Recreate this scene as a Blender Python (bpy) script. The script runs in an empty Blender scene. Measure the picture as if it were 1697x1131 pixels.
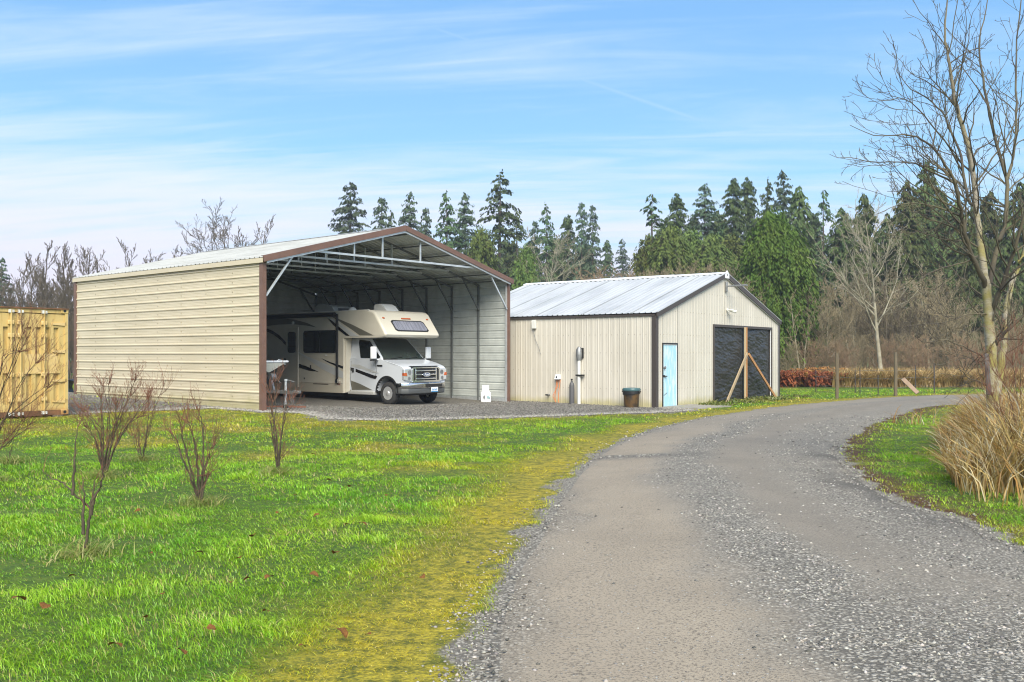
import bpy, bmesh, math, random
import numpy as np
from mathutils import Vector, Matrix
R = math.radians
S = bpy.context.scene
COL = S.collection

# ------------------------------------------------------------------ camera, world, sun, exposure
F_PX, CX, YH, HC = 1535.0, 848.5, 585.6, 1.65      # focal length / principal column / horizon row of the 1697 px photo, eye height
cam_d = bpy.data.cameras.new('camera'); cam = bpy.data.objects.new('camera', cam_d); COL.objects.link(cam)
cam.location = (0, 0, HC); cam.rotation_euler = (R(90), 0, 0)
cam_d.sensor_width = 36.0; cam_d.lens = 36.0 * F_PX / 1697.0
cam_d.shift_y = (YH - 565.5) / 1697.0
cam_d.clip_end = 4000; cam_d.clip_start = 0.1
S.camera = cam
S.view_settings.view_transform = 'Standard'; S.view_settings.look = 'None'
S.cycles.filter_width = 1.1; S.view_settings.gamma = 1.0; S.view_settings.exposure = 1.08
SUN_EL, SUN_AZ = 42.0, 174.0     # azimuth clockwise from +Y: behind the camera, a little to the left
sd = bpy.data.lights.new('sun', 'SUN'); sd.energy = 3.3; sd.angle = R(45); sd.color = (1.0, 0.915, 0.76)
sun = bpy.data.objects.new('sun', sd); COL.objects.link(sun)
_d = Vector((math.sin(R(SUN_AZ)) * math.cos(R(SUN_EL)), math.cos(R(SUN_AZ)) * math.cos(R(SUN_EL)), math.sin(R(SUN_EL))))
sun.rotation_euler = _d.to_track_quat('Z', 'Y').to_euler(); sun.location = (0, -20, 30)


class Ex:
    """tiny expression builder for Math nodes"""
    def __init__(s, t, sock): s.t, s.s = t, sock
    def op(s, o, *a, clamp=False):
        n = s.t.nodes.new('ShaderNodeMath'); n.operation = o; n.use_clamp = clamp
        for i, v in enumerate((s,) + a):
            if isinstance(v, Ex): s.t.links.new(v.s, n.inputs[i])
            else: n.inputs[i].default_value = v
        return Ex(s.t, n.outputs[0])
    def __add__(s, o): return s.op('ADD', o)
    def __sub__(s, o): return s.op('SUBTRACT', o)
    def __mul__(s, o): return s.op('MULTIPLY', o)
    def __truediv__(s, o): return s.op('DIVIDE', o)
    def abs(s): return s.op('ABSOLUTE')
    def fract(s): return s.op('FRACT')
    def lt(s, v): return s.op('LESS_THAN', v)
    def gt(s, v): return s.op('GREATER_THAN', v)
    def max(s, v): return s.op('MAXIMUM', v)
    def min(s, v): return s.op('MINIMUM', v)
    def sstep(s, a, b):
        n = s.t.nodes.new('ShaderNodeMapRange'); n.interpolation_type = 'SMOOTHSTEP'
        s.t.links.new(s.s, n.inputs[0]); n.inputs[1].default_value = a; n.inputs[2].default_value = b
        return Ex(s.t, n.outputs[0])


def noise_ex(t, vec, scale, detail=4, rough=0.55, dist=0.0):
    n = t.nodes.new('ShaderNodeTexNoise'); n.inputs['Scale'].default_value = scale; n.inputs['Detail'].default_value = detail
    n.inputs['Roughness'].default_value = rough; n.inputs['Distortion'].default_value = dist
    if vec is not None: t.links.new(vec, n.inputs['Vector'])
    return Ex(t, n.outputs['Fac'])


def mixc(t, fac, a, b, mode='MIX'):
    n = t.nodes.new('ShaderNodeMix'); n.data_type = 'RGBA'; n.blend_type = mode
    for i, v in ((0, fac), (6, a), (7, b)):
        if isinstance(v, Ex): v = v.s
        if hasattr(v, 'is_linked'): t.links.new(v, n.inputs[i])
        elif i == 0: n.inputs[0].default_value = v
        else: n.inputs[i].default_value = (*v, 1) if len(v) == 3 else v
    return n.outputs[2]


def combine(t, x, y, z):
    n = t.nodes.new('ShaderNodeCombineXYZ')
    for i, v in enumerate((x, y, z)):
        if isinstance(v, Ex): t.links.new(v.s, n.inputs[i])
        else: n.inputs[i].default_value = v
    return n.outputs[0]


def build_world():
    w = bpy.data.worlds.new('World'); S.world = w; w.use_nodes = True
    t = w.node_tree; bg = t.nodes['Background']; STR = 0.098
    sky = t.nodes.new('ShaderNodeTexSky'); sky.sky_type = 'NISHITA'; sky.sun_disc = False
    sky.sun_elevation = R(SUN_EL); sky.sun_rotation = R(SUN_AZ); sky.air_density = 1.0; sky.dust_density = 0.6; sky.ozone_density = 2.0
    tc = t.nodes.new('ShaderNodeTexCoord'); sp = t.nodes.new('ShaderNodeSeparateXYZ'); t.links.new(tc.outputs['Generated'], sp.inputs[0])
    x, y, z = (Ex(t, sp.outputs[i]) for i in range(3))
    zz = z.max(0.0)
    k = (zz + 0.10)
    u, v = x / k, y / k
    # long streaks of high cloud, drawn out left to right
    n1 = noise_ex(t, combine(t, u * 0.50 + v * 0.05, v * 1.5 + u * 0.10, 0.0), 1.3, 7, 0.58, 0.6)
    n2 = noise_ex(t, combine(t, u * 0.8 - v * 0.1, v * 4.5 + u * 0.5, 3.0), 1.0, 6, 0.6, 0.9)
    n3 = noise_ex(t, combine(t, u * 0.22, v * 0.6, 7.0), 1.6, 3, 0.5)
    low = (zz.sstep(0.02, 0.26) * -1.0) + 1.0
    dens = (n1 * 0.50 + n2 * 0.55 + n3 * 0.25) + low * 0.33 - 0.11
    # a heavier bank low on the left
    bank = ((zz - 0.14).abs().sstep(0.0, 0.11) * -1.0 + 1.0) * (x * -1.0).sstep(-0.05, 0.45)
    dens = dens + bank * 0.13
    m = dens.sstep(0.46, 0.92)
    # contrail: a thin band round a great circle
    def pd(px, py): return Vector(((px - CX) / F_PX, 1.0, (YH - py) / F_PX)).normalized()
    a, b = pd(700, 40), pd(1195, 212); nn = a.cross(b).normalized(); mid = ((a + b) / 2).normalized()
    dd = (x * nn.x + y * nn.y + z * nn.z).abs(); al = (x * mid.x + y * mid.y + z * mid.z)
    trail = (dd.sstep(0.0, 0.0034) * -1.0 + 1.0) * al.sstep(0.984, 0.992) * (n2 * 0.6 + 0.15)
    m = m.max(trail * 0.42)
    blue = mixc(t, 1.0, sky.outputs[0], (0.66, 0.96, 1.14), 'MULTIPLY')
    grad = mixc(t, zz.sstep(0.0, 0.15), (4.35, 4.2, 4.95), mixc(t, zz.sstep(0.12, 0.36), (2.0, 3.7, 5.2), (1.3, 2.75, 4.8)))
    blue = mixc(t, (zz.sstep(0.25, 0.75) * -0.75 + 0.75), blue, grad)
    cl = mixc(t, zz.sstep(0.04, 0.26), (5.0, 4.7, 5.4), (4.3, 4.9, 5.7))
    c = mixc(t, m * 0.92, blue, cl)
    t.links.new(c, bg.inputs['Color']); bg.inputs['Strength'].default_value = STR
build_world()

# ------------------------------------------------------------------ placing by the photograph
TX = [-60, -14, -6.85, -3.5, -0.16, 4.8, 15, 80]
TZ = [0.30, 0.18, 0.05, -0.05, -0.13, -0.20, -0.22, -0.22]
def gz(X, Y):
    """height of the ground: nearly level, falling a little towards the barn"""
    t = np.clip((np.asarray(Y, float) - 6) / 18, 0, 1); s = t * t * (3 - 2 * t)
    return np.interp(X, TX, TZ) * s
def G(px, py):
    z = 0.0
    for _ in range(12):
        Y = (HC - z) * F_PX / (py - YH); X = (px - CX) / F_PX * Y; z = float(gz(X, Y))
    return Vector((X, Y, z))
def at(px, py, Y): return Vector(((px - CX) / F_PX * Y, Y, HC - (py - YH) / F_PX * Y))

# ------------------------------------------------------------------ mesh helpers
class MB:
    def __init__(s): s.v, s.f, s.m = [], [], []
    def add(s, vs, fs, mat=0):
        o = len(s.v); s.v += [tuple(p) for p in vs]; s.f += [tuple(i + o for i in f) for f in fs]; s.m += [mat] * len(fs); return s
    def box(s, lo, hi, mat=0):
        (a, b, c), (d, e, f) = lo, hi
        return s.add([(a, b, c), (d, b, c), (d, e, c), (a, e, c), (a, b, f), (d, b, f), (d, e, f), (a, e, f)],
                     [(0, 3, 2, 1), (4, 5, 6, 7), (0, 1, 5, 4), (1, 2, 6, 5), (2, 3, 7, 6), (3, 0, 4, 7)], mat)
    def bar(s, a, b, w, h, up=(0, 0, 1), mat=0):
        a, b, up = Vector(a), Vector(b), Vector(up); d = (b - a).normalized()
        x = d.cross(up); x = x.normalized() if x.length > 1e-4 else d.orthogonal().normalized(); y = x.cross(d).normalized()
        vs = [p + x * (i * w / 2) + y * (j * h / 2) for p in (a, b) for i, j in ((-1, -1), (1, -1), (1, 1), (-1, 1))]
        return s.add(vs, [(0, 1, 2, 3), (7, 6, 5, 4), (0, 4, 5, 1), (1, 5, 6, 2), (2, 6, 7, 3), (3, 7, 4, 0)], mat)
    def tube(s, pts, rad, n=8, cap=True, mat=0):
        pts = [Vector(p) for p in pts]; k = len(pts)
        if not hasattr(rad, '__len__'): rad = [rad] * k
        vs, ref = [], None
        for i, p in enumerate(pts):
            d = (pts[min(i + 1, k - 1)] - pts[max(i - 1, 0)]); d = d.normalized() if d.length > 1e-9 else Vector((0, 0, 1))
            x = (ref - d * ref.dot(d)) if ref is not None else d.orthogonal()
            x = x.normalized() if x.length > 1e-6 else d.orthogonal().normalized(); ref = x; y = d.cross(x)
            for j in range(n):
                a = 2 * math.pi * j / n; vs.append(p + (x * math.cos(a) + y * math.sin(a)) * rad[i])
        fs = [(i * n + j, i * n + (j + 1) % n, (i + 1) * n + (j + 1) % n, (i + 1) * n + j) for i in range(k - 1) for j in range(n)]
        if cap: fs += [tuple(range(n - 1, -1, -1)), tuple((k - 1) * n + j for j in range(n))]
        return s.add(vs, fs, mat)
    def prism(s, poly, lo, hi, axis=0, mat=0):
        """polygon in the two other axes, extruded along axis"""
        k = len(poly)
        def P(q, w):
            q = list(q); q.insert(axis, w); return q
        vs = [P(q, lo) for q in poly] + [P(q, hi) for q in poly]
        fs = [tuple(range(k - 1, -1, -1)), tuple(range(k, 2 * k))] + [(i, (i + 1) % k, k + (i + 1) % k, k + i) for i in range(k)]
        return s.add(vs, fs, mat)
    def lathe(s, prof, c, axis=2, n=20, mat=0):
        """profile of (radius, height) turned round an axis through c"""
        k = len(prof); vs = []
        for r, h in prof:
            for j in range(n):
                a = 2 * math.pi * j / n; q = [r * math.cos(a), r * math.sin(a)]; q.insert(axis, h)
                vs.append(Vector(c) + Vector(q))
        fs = [(i * n + j, i * n + (j + 1) % n, (i + 1) * n + (j + 1) % n, (i + 1) * n + j) for i in range(k - 1) for j in range(n)]
        fs += [tuple(range(n - 1, -1, -1)), tuple((k - 1) * n + j for j in range(n))]
        return s.add(vs, fs, mat)
    def build(s, name, mats, parent=None, smooth=False, bevel=0.0, seg=2, loc=None):
        me = bpy.data.meshes.new(name); me.from_pydata(s.v, [], s.f)
        for m in (mats if isinstance(mats, (list, tuple)) else [mats]): me.materials.append(m)
        if any(s.m): me.polygons.foreach_set('material_index', s.m)
        bm = bmesh.new(); bm.from_mesh(me); bmesh.ops.recalc_face_normals(bm, faces=bm.faces); bm.to_mesh(me); bm.free()
        if smooth: me.shade_smooth(); me.set_sharp_from_angle(angle=R(40))
        o = bpy.data.objects.new(name, me); COL.objects.link(o)
        if parent: o.parent = parent
        if loc is not None: o.location = loc
        if bevel:
            b = o.modifiers.new('bevel', 'BEVEL'); b.width = bevel; b.segments = seg; b.limit_method = 'ANGLE'; b.angle_limit = R(35)
            b.harden_normals = False
            me.shade_smooth(); me.set_sharp_from_angle(angle=R(50))
        return o


def np_obj(name, v, tris, mat, col=None, parent=None, smooth=False):
    me = bpy.data.meshes.new(name); v = np.asarray(v, np.float32); tris = np.asarray(tris, np.int32); k = tris.shape[1]
    me.vertices.add(len(v)); me.vertices.foreach_set('co', v.ravel())
    me.loops.add(tris.size); me.loops.foreach_set('vertex_index', tris.ravel())
    me.polygons.add(len(tris)); me.polygons.foreach_set('loop_start', np.arange(0, tris.size, k, dtype=np.int32))
    if smooth: me.polygons.foreach_set('use_smooth', np.ones(len(tris), bool))
    me.update(calc_edges=True)
    if col is not None:
        for nm, arr in col.items():
            if arr.ndim == 2:
                a = me.attributes.new(nm, 'FLOAT_COLOR', 'POINT'); a.data.foreach_set('color', np.c_[arr, np.ones(len(arr))].astype(np.float32).ravel())
            else:
                a = me.attributes.new(nm, 'FLOAT', 'POINT'); a.data.foreach_set('value', arr.astype(np.float32))
    me.materials.append(mat)
    o = bpy.data.objects.new(name, me); COL.objects.link(o)
    if parent: o.parent = parent
    return o


def tag(o, label=None, cat=None, group=None, kind=None):
    if label: o['label'] = label
    if cat: o['category'] = cat
    if group: o['group'] = group
    if kind: o['kind'] = kind
    return o
def thing(name, label, cat, loc=(0, 0, 0), rz=0.0, scale=1.0, group=None):
    o = bpy.data.objects.new(name, None); COL.objects.link(o); o.empty_display_size = 0.3
    o.location = loc; o.rotation_euler = (0, 0, rz); o.scale = (scale,) * 3
    return tag(o, label, cat, group)
def copy_thing(src, loc, rz=0.0, scale=1.0, label=None, group=None, sxy=None):
    r = src.copy(); COL.objects.link(r); r.location = loc; r.rotation_euler = (0, 0, rz)
    q = scale if sxy is None else sxy; r.scale = (q, q, scale)
    if label: r['label'] = label
    if group: r['group'] = group
    for ch in list(src.children):
        c = ch.copy(); COL.objects.link(c); c.parent = r
        for g in list(ch.children):
            d = g.copy(); COL.objects.link(d); d.parent = c
    return r

# ------------------------------------------------------------------ materials
def mat(name, c, rough=0.6, metal=0.0, c2=None, nscale=3.0, nlo=0.35, nhi=0.7, bump=0.0, bscale=40.0, spec=0.5, stretch=None, dirt=None, coat=0.0):
    m = bpy.data.materials.new(name); m.use_nodes = True; t = m.node_tree; p = t.nodes['Principled BSDF']
    p.inputs['Roughness'].default_value = rough; p.inputs['Metallic'].default_value = metal
    p.inputs['Specular IOR Level'].default_value = spec; p.inputs['Base Color'].default_value = (*c, 1)
    p.inputs['Coat Weight'].default_value = coat
    tc = t.nodes.new('ShaderNodeTexCoord'); vec = tc.outputs['Object']
    if stretch:
        mp = t.nodes.new('ShaderNodeMapping'); mp.inputs['Scale'].default_value = stretch; t.links.new(vec, mp.inputs[0]); vec = mp.outputs[0]
    out = None
    if c2 is not None:
        out = mixc(t, noise_ex(t, vec, nscale, 6, 0.6).sstep(nlo, nhi), c, c2)
    if dirt:     # (colour, height below which the dirt lies, noise scale): splash and algae near the foot of a wall
        dc, h, ns = dirt
        sp = t.nodes.new('ShaderNodeSeparateXYZ'); t.links.new(tc.outputs['Object'], sp.inputs[0])
        nz = noise_ex(t, tc.outputs['Object'], ns, 5, 0.6)
        f = ((Ex(t, sp.outputs[2]) + nz * h * -1.0) .sstep(-0.35 * h, 0.55 * h) * -1.0 + 1.0) * 0.75
        out = mixc(t, f, out if out is not None else c, dc)
    if out is not None: t.links.new(out, p.inputs['Base Color'])
    if bump:
        b = t.nodes.new('ShaderNodeBump'); b.inputs['Strength'].default_value = bump; b.inputs['Distance'].default_value = 0.02
        t.links.new(noise_ex(t, vec, bscale, 5, 0.6).s, b.inputs['Height']); t.links.new(b.outputs[0], p.inputs['Normal'])
    return m

def leaf_mat(name, c, c2, nscale=1.5, transl=0.3, attr=None, rnd=0.25):
    m = bpy.data.materials.new(name); m.use_nodes = True; t = m.node_tree
    for n in list(t.nodes): t.nodes.remove(n)
    o = t.nodes.new('ShaderNodeOutputMaterial')
    if attr:
        a = t.nodes.new('ShaderNodeAttribute'); a.attribute_name = attr; col = a.outputs['Color']
    else:
        tc = t.nodes.new('ShaderNodeTexCoord'); col = mixc(t, noise_ex(t, tc.outputs['Object'], nscale, 4, 0.6).sstep(0.3, 0.72), c, c2)
        oi = t.nodes.new('ShaderNodeObjectInfo'); hs = t.nodes.new('ShaderNodeHueSaturation')
        r_ = Ex(t, oi.outputs['Random'])
        t.links.new((r_ * rnd * 2 + (1 - rnd)).s, hs.inputs['Value']); t.links.new((r_ * 0.05 + 0.475).s, hs.inputs['Hue'])
        t.links.new(col, hs.inputs['Color']); col = hs.outputs[0]
    d = t.nodes.new('ShaderNodeBsdfDiffuse'); tr = t.nodes.new('ShaderNodeBsdfTranslucent'); mx = t.nodes.new('ShaderNodeMixShader')
    t.links.new(col, d.inputs[0]); t.links.new(col, tr.inputs[0]); mx.inputs[0].default_value = transl
    t.links.new(d.outputs[0], mx.inputs[1]); t.links.new(tr.outputs[0], mx.inputs[2])
    if attr:
        g = t.nodes.new('ShaderNodeBsdfGlossy'); g.inputs['Roughness'].default_value = 0.45; m2 = t.nodes.new('ShaderNodeMixShader'); m2.inputs[0].default_value = 0.05
        t.links.new(mx.outputs[0], m2.inputs[1]); t.links.new(g.outputs[0], m2.inputs[2]); mx = m2
    t.links.new(mx.outputs[0], o.inputs[0])
    return m

M = {}
M['tan'] = mat('tan_siding', (0.58, 0.51, 0.37), 0.42, 0.0, (0.505, 0.44, 0.31), 1.2, 0.3, 0.8, stretch=(0.4, 0.4, 2.0), dirt=((0.33, 0.30, 0.14), 0.55, 2.5))
M['grey_in'] = mat('grey_sheet', (0.55, 0.58, 0.55), 0.45, 0.1, (0.46, 0.485, 0.46), 2.0)
M['roofc'] = mat('galvanised_roof', (0.40, 0.405, 0.385), 0.6, 0.0, (0.29, 0.295, 0.275), 2.2, 0.4, 0.75, stretch=(1, 0.35, 1))
M['brown'] = mat('brown_trim', (0.165, 0.092, 0.066), 0.45, 0.0, (0.13, 0.074, 0.055), 3.0)
M['frame'] = mat('shaded_frame_tube', (0.15, 0.16, 0.155), 0.5, 0.2, (0.11, 0.118, 0.115), 4.0)  # darker copy of the galvanised tube, interior shade put into its colour
M['dkbrown'] = mat('dark_brown_trim', (0.055, 0.045, 0.04), 0.45)
M['galv'] = mat('galvanised_tube', (0.62, 0.65, 0.66), 0.38, 0.5, (0.5, 0.53, 0.54), 6.0)
M['white'] = mat('white_paint', (0.74, 0.76, 0.78), 0.35, 0.0)
M['offwhite'] = mat('off_white_plastic', (0.66, 0.66, 0.62), 0.4)
M['black'] = mat('black_plastic', (0.018, 0.018, 0.018), 0.45)
M['rubber'] = mat('tyre_rubber', (0.022, 0.022, 0.023), 0.8, 0, (0.035, 0.034, 0.032), 12.0, bump=0.2)
M['chrome'] = mat('chrome', (0.75, 0.76, 0.77), 0.12, 1.0)
M['alloy'] = mat('polished_alloy', (0.62, 0.63, 0.64), 0.28, 0.6)
M['glass'] = mat('dark_glass', (0.012, 0.015, 0.014), 0.04, 0.0, spec=0.6)
M['steel'] = mat('dull_steel', (0.30, 0.31, 0.31), 0.5, 0.6, (0.2, 0.2, 0.2), 8.0)
M['wood'] = mat('fresh_timber', (0.42, 0.22, 0.09), 0.7, 0, (0.33, 0.16, 0.06), 3.0, stretch=(12, 12, 0.6), bump=0.15)
M['oldwood'] = mat('weathered_post', (0.15, 0.12, 0.07), 0.85, 0, (0.09, 0.075, 0.05), 4.0, stretch=(8, 8, 0.6), bump=0.3)

exec_order = []
# ------------------------------------------------------------------ noise for scattering (numpy)
_rng = np.random.default_rng(11)
_lat = [_rng.random((256, 256)) for _ in range(8)]
def vn(x, y, s, k=0):
    x = np.asarray(x) / s + 37.3; y = np.asarray(y) / s + 91.7; L = _lat[k]
    i, j = np.floor(x).astype(int), np.floor(y).astype(int); a, b = x - i, y - j; a = a * a * (3 - 2 * a); b = b * b * (3 - 2 * b)
    g = lambda p, q: L[p & 255, q & 255]
    return (g(i, j) * (1 - a) + g(i + 1, j) * a) * (1 - b) + (g(i, j + 1) * (1 - a) + g(i + 1, j + 1) * a) * b
def fbm(x, y, s, k=0): return (vn(x, y, s, k) * 0.5 + vn(x, y, s / 2.1, (k + 1) % 8) * 0.3 + vn(x, y, s / 4.3, (k + 2) % 8) * 0.2)
def sst(a, b, x):
    t = np.clip((x - a) / (b - a), 0, 1); return t * t * (3 - 2 * t)

def poly_dist(px, py, P, closed=False):
    P = [Vector(p[:2]) for p in P]; n = len(P); d = np.full(np.shape(px), 1e9)
    for i in range(n if closed else n - 1):
        a, b = P[i], P[(i + 1) % n]; ex, ey = b.x - a.x, b.y - a.y; l2 = ex * ex + ey * ey + 1e-12
        t = np.clip(((px - a.x) * ex + (py - a.y) * ey) / l2, 0, 1)
        d = np.minimum(d, np.hypot(px - a.x - t * ex, py - a.y - t * ey))
    return d
def inside(px, py, P):
    r = np.zeros(np.shape(px), bool); n = len(P)
    for i in range(n):
        (x1, y1), (x2, y2) = P[i][:2], P[(i + 1) % n][:2]
        c = ((y1 > py) != (y2 > py)) & (px < (x2 - x1) * (py - y1) / (y2 - y1 + 1e-12) + x1)
        r ^= c
    return r
def smooth_line(pts, n):
    """Catmull-Rom through pts, n samples evenly along it"""
    P = np.array([list(p[:2]) for p in pts]); P = np.vstack([2 * P[0] - P[1], P, 2 * P[-1] - P[-2]]); out = []
    for i in range(1, len(P) - 2):
        for t in np.linspace(0, 1, 24, endpoint=False):
            a, b, c, d = P[i - 1], P[i], P[i + 1], P[i + 2]
            out.append(0.5 * (2 * b + (c - a) * t + (2 * a - 5 * b + 4 * c - d) * t * t + (3 * b - a - 3 * c + d) * t ** 3))
    out.append(P[-2]); out = np.array(out); s = np.r_[0, np.cumsum(np.hypot(*np.diff(out, axis=0).T))]
    q = np.linspace(0, s[-1], n); return np.c_[np.interp(q, s, out[:, 0]), np.interp(q, s, out[:, 1])]

# road edges (photograph rows turned into ground points) and the far bend
RL = [(-0.55, 1.2), (-0.40, 3.0)] + [G(*p)[:2] for p in ((800, 1131), (815, 1050), (850, 950), (897, 880), (932, 820), (968, 775), (1020, 738), (1100, 708), (1190, 690), (1300, 674), (1400, 665), (1500, 658))] + [(22.5, 42.5), (34, 45)]
RR = [(5.2, 1.2), (4.9, 4.0)] + [G(*p)[:2] for p in ((1697, 912), (1600, 866), (1500, 838), (1425, 795), (1388, 755), (1400, 727), (1440, 703), (1490, 686), (1560, 672))] + [(22, 35.5), (34, 39.5)]
RLs, RRs = smooth_line(RL, 160), smooth_line(RR, 160)
ROAD = [tuple(p) for p in RLs] + [tuple(p) for p in RRs[::-1]]
PAD = [tuple(G(*p)[:2]) for p in ((100, 688), (180, 684), (260, 681), (350, 677), (437, 684), (500, 685), (545, 695), (640, 698), (760, 695), (900, 691), (1010, 687), (1075, 685), (1150, 681), (1110, 676))] + [(4.6, 33.0), (-1.5, 38.5), (-8, 42.5), (-17, 35.5), (-16, 30)]
TH = 0.876; DX = Vector((math.cos(TH), math.sin(TH), 0)); DY = Vector((-math.sin(TH), math.cos(TH), 0)); CP0 = Vector((-6.847, 25.571, 0))
TB = 0.921; BX = Vector((math.cos(TB), math.sin(TB), 0)); BY = Vector((-math.sin(TB), math.cos(TB), 0)); BS = 1.12; BP0 = Vector((4.294, 27.771, 0)) * BS

def fields(x, y):
    """what grows or lies at a ground point: signed distances and cover masks"""
    dl = poly_dist(x, y, RLs); dr = poly_dist(x, y, RRs); inr = inside(x, y, ROAD)
    de = np.where(inr, -np.minimum(dl, dr), np.minimum(dl, dr)); left = (dl < dr) & ~inr
    dp = poly_dist(x, y, PAD, True); inp = inside(x, y, PAD); dp = np.where(inp, -dp, dp)
    n = fbm(x, y, 1.6, 0); n2 = fbm(x, y, 0.5, 3); n3 = fbm(x, y, 4.0, 5)
    wid = 0.75 + 0.5 * n3
    moss = np.where(left, 1 - sst(0.30 * wid, 1.45 * wid, de + (n - 0.5) * 1.3), (1 - sst(0.1, 0.5, de + (n2 - 0.5) * 0.4)) * 0.6)
    moss = np.maximum(moss, (1 - sst(0.2, 2.2, dp + (n - .5) * 1.8)) * 0.55)
    moss = np.maximum(moss, sst(0.56, 0.70, n3 * 0.55 + n * 0.45 - 0.015 * np.clip(12 - y, 0, 8)) * 0.55)
    grav = np.maximum(1 - sst(-0.05, 0.32, de + (n2 - 0.5) * 0.5), 1 - sst(-0.1, 0.55, dp + (n2 - 0.5) * 1.2))
    litter = np.where((~left) & (~inr), (1 - sst(0.2, 1.2, de + (n - 0.5) * 1.2)), 0.0) * sst(0.40, 0.48, n2 * .6 + n * .4 + 0.03) * sst(7, 9, y)
    return dict(de=de, left=left, inr=inr, dl=dl, dr=dr, dp=dp, moss=moss * (1 - grav * 0.7), grav=grav, litter=litter, n=n, n2=n2, n3=n3)

def earth_mat():
    m = bpy.data.materials.new('earth_cover'); m.use_nodes = True; t = m.node_tree; p = t.nodes['Principled BSDF']
    def A(nm):
        a = t.nodes.new('ShaderNodeAttribute'); a.attribute_name = nm; return Ex(t, a.outputs['Fac'])
    tc = t.nodes.new('ShaderNodeTexCoord'); vec = tc.outputs['Object']
    grav, moss, loose, brown, litter, dark = A('grav'), A('moss'), A('loose'), A('brown'), A('litter'), A('dark')
    nf = noise_ex(t, vec, 9.0, 6, 0.65); nb = noise_ex(t, vec, 0.7, 4, 0.55); nx = noise_ex(t, vec, 60.0, 4, 0.7)
    nm = noise_ex(t, vec, 34.0, 4, 0.7)
    soil = mixc(t, nf.sstep(0.35, 0.7), (0.04, 0.085, 0.008), (0.10, 0.15, 0.014))
    mo = mixc(t, (nf * 0.5 + nm * 0.5).sstep(0.38, 0.62), (0.10, 0.10, 0.014), (0.42, 0.34, 0.03))
    c = mixc(t, (moss * (nf * 0.9 + nb * 0.9 + 0.05)).min(1.0), soil, mo)
    lit = mixc(t, nx.sstep(0.35, 0.65), (0.035, 0.016, 0.009), (0.12, 0.055, 0.025))
    c = mixc(t, litter, c, lit)
    comp = mixc(t, nb.sstep(0.3, 0.7), (0.315, 0.272, 0.212), (0.255, 0.222, 0.175))
    comp = mixc(t, brown, comp, mixc(t, nb.sstep(0.3, 0.7), (0.345, 0.288, 0.212), (0.285, 0.238, 0.176)))
    ny = noise_ex(t, vec, 140.0, 3, 0.7)
    comp = mixc(t, nx.sstep(0.50, 0.62) * 0.75, comp, (0.08, 0.068, 0.054)); comp = mixc(t, ny.sstep(0.54, 0.66) * 0.55, comp, (0.36, 0.32, 0.26))
    def vor(sc):
        v = t.nodes.new('ShaderNodeTexVoronoi'); v.inputs['Scale'].default_value = sc; t.links.new(vec, v.inputs['Vector'])
        s = t.nodes.new('ShaderNodeSeparateColor'); t.links.new(v.outputs['Color'], s.inputs[0]); return Ex(t, v.outputs['Distance']), Ex(t, s.outputs[0]), Ex(t, s.outputs[1])
    d1, r1, q1 = vor(40.0); d2, r2, q2 = vor(120.0)
    stone = mixc(t, r1, (0.13, 0.118, 0.095), (0.50, 0.465, 0.395)); stone = mixc(t, d1.sstep(0.30, 0.62), stone, (0.035, 0.032, 0.028))
    fine = mixc(t, r2, (0.19, 0.172, 0.14), (0.44, 0.405, 0.335))
    gl = mixc(t, 0.72, fine, stone)
    # a few pebbles pressed into the packed surface
    peb = (q1.gt(0.86)) * (d1.sstep(0.18, 0.34) * -1.0 + 1.0)
    comp = mixc(t, peb * 0.8, comp, mixc(t, r1, (0.20, 0.20, 0.19), (0.46, 0.45, 0.42)))
    gr = mixc(t, loose, comp, gl); gr = mixc(t, dark * 0.62, gr, (0.06, 0.056, 0.05))
    edge = (grav * 1.5 + nx * 0.9 + nf * 0.5 - 0.95).sstep(0.25, 0.65)
    c = mixc(t, edge, c, gr)
    t.links.new(c, p.inputs['Base Color']); p.inputs['Roughness'].default_value = 0.85; p.inputs['Specular IOR Level'].default_value = 0.3
    h = nm * moss * 1.6 + (d1 * -1.0 + 1.0) * loose * 0.7 + (d2 * -0.3) + nx * 0.35 + nf * 0.5 + peb * 0.5
    b = t.nodes.new('ShaderNodeBump'); b.inputs['Strength'].default_value = 0.8; b.inputs['Distance'].default_value = 0.014
    t.links.new(h.s, b.inputs['Height']); t.links.new(b.outputs[0], p.inputs['Normal'])
    return m
EARTH = earth_mat()

def grid_obj(name, xs, ys, lift, keep=None, extra=None):
    X, Y = np.meshgrid(xs, ys); Z = gz(X, Y) + lift(X, Y)
    nx, ny = len(xs), len(ys); idx = np.arange(nx * ny).reshape(ny, nx)
    q = np.c_[idx[:-1, :-1].ravel(), idx[:-1, 1:].ravel(), idx[1:, 1:].ravel(), idx[1:, :-1].ravel()]
    return X.ravel(), Y.ravel(), Z.ravel(), q

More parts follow.
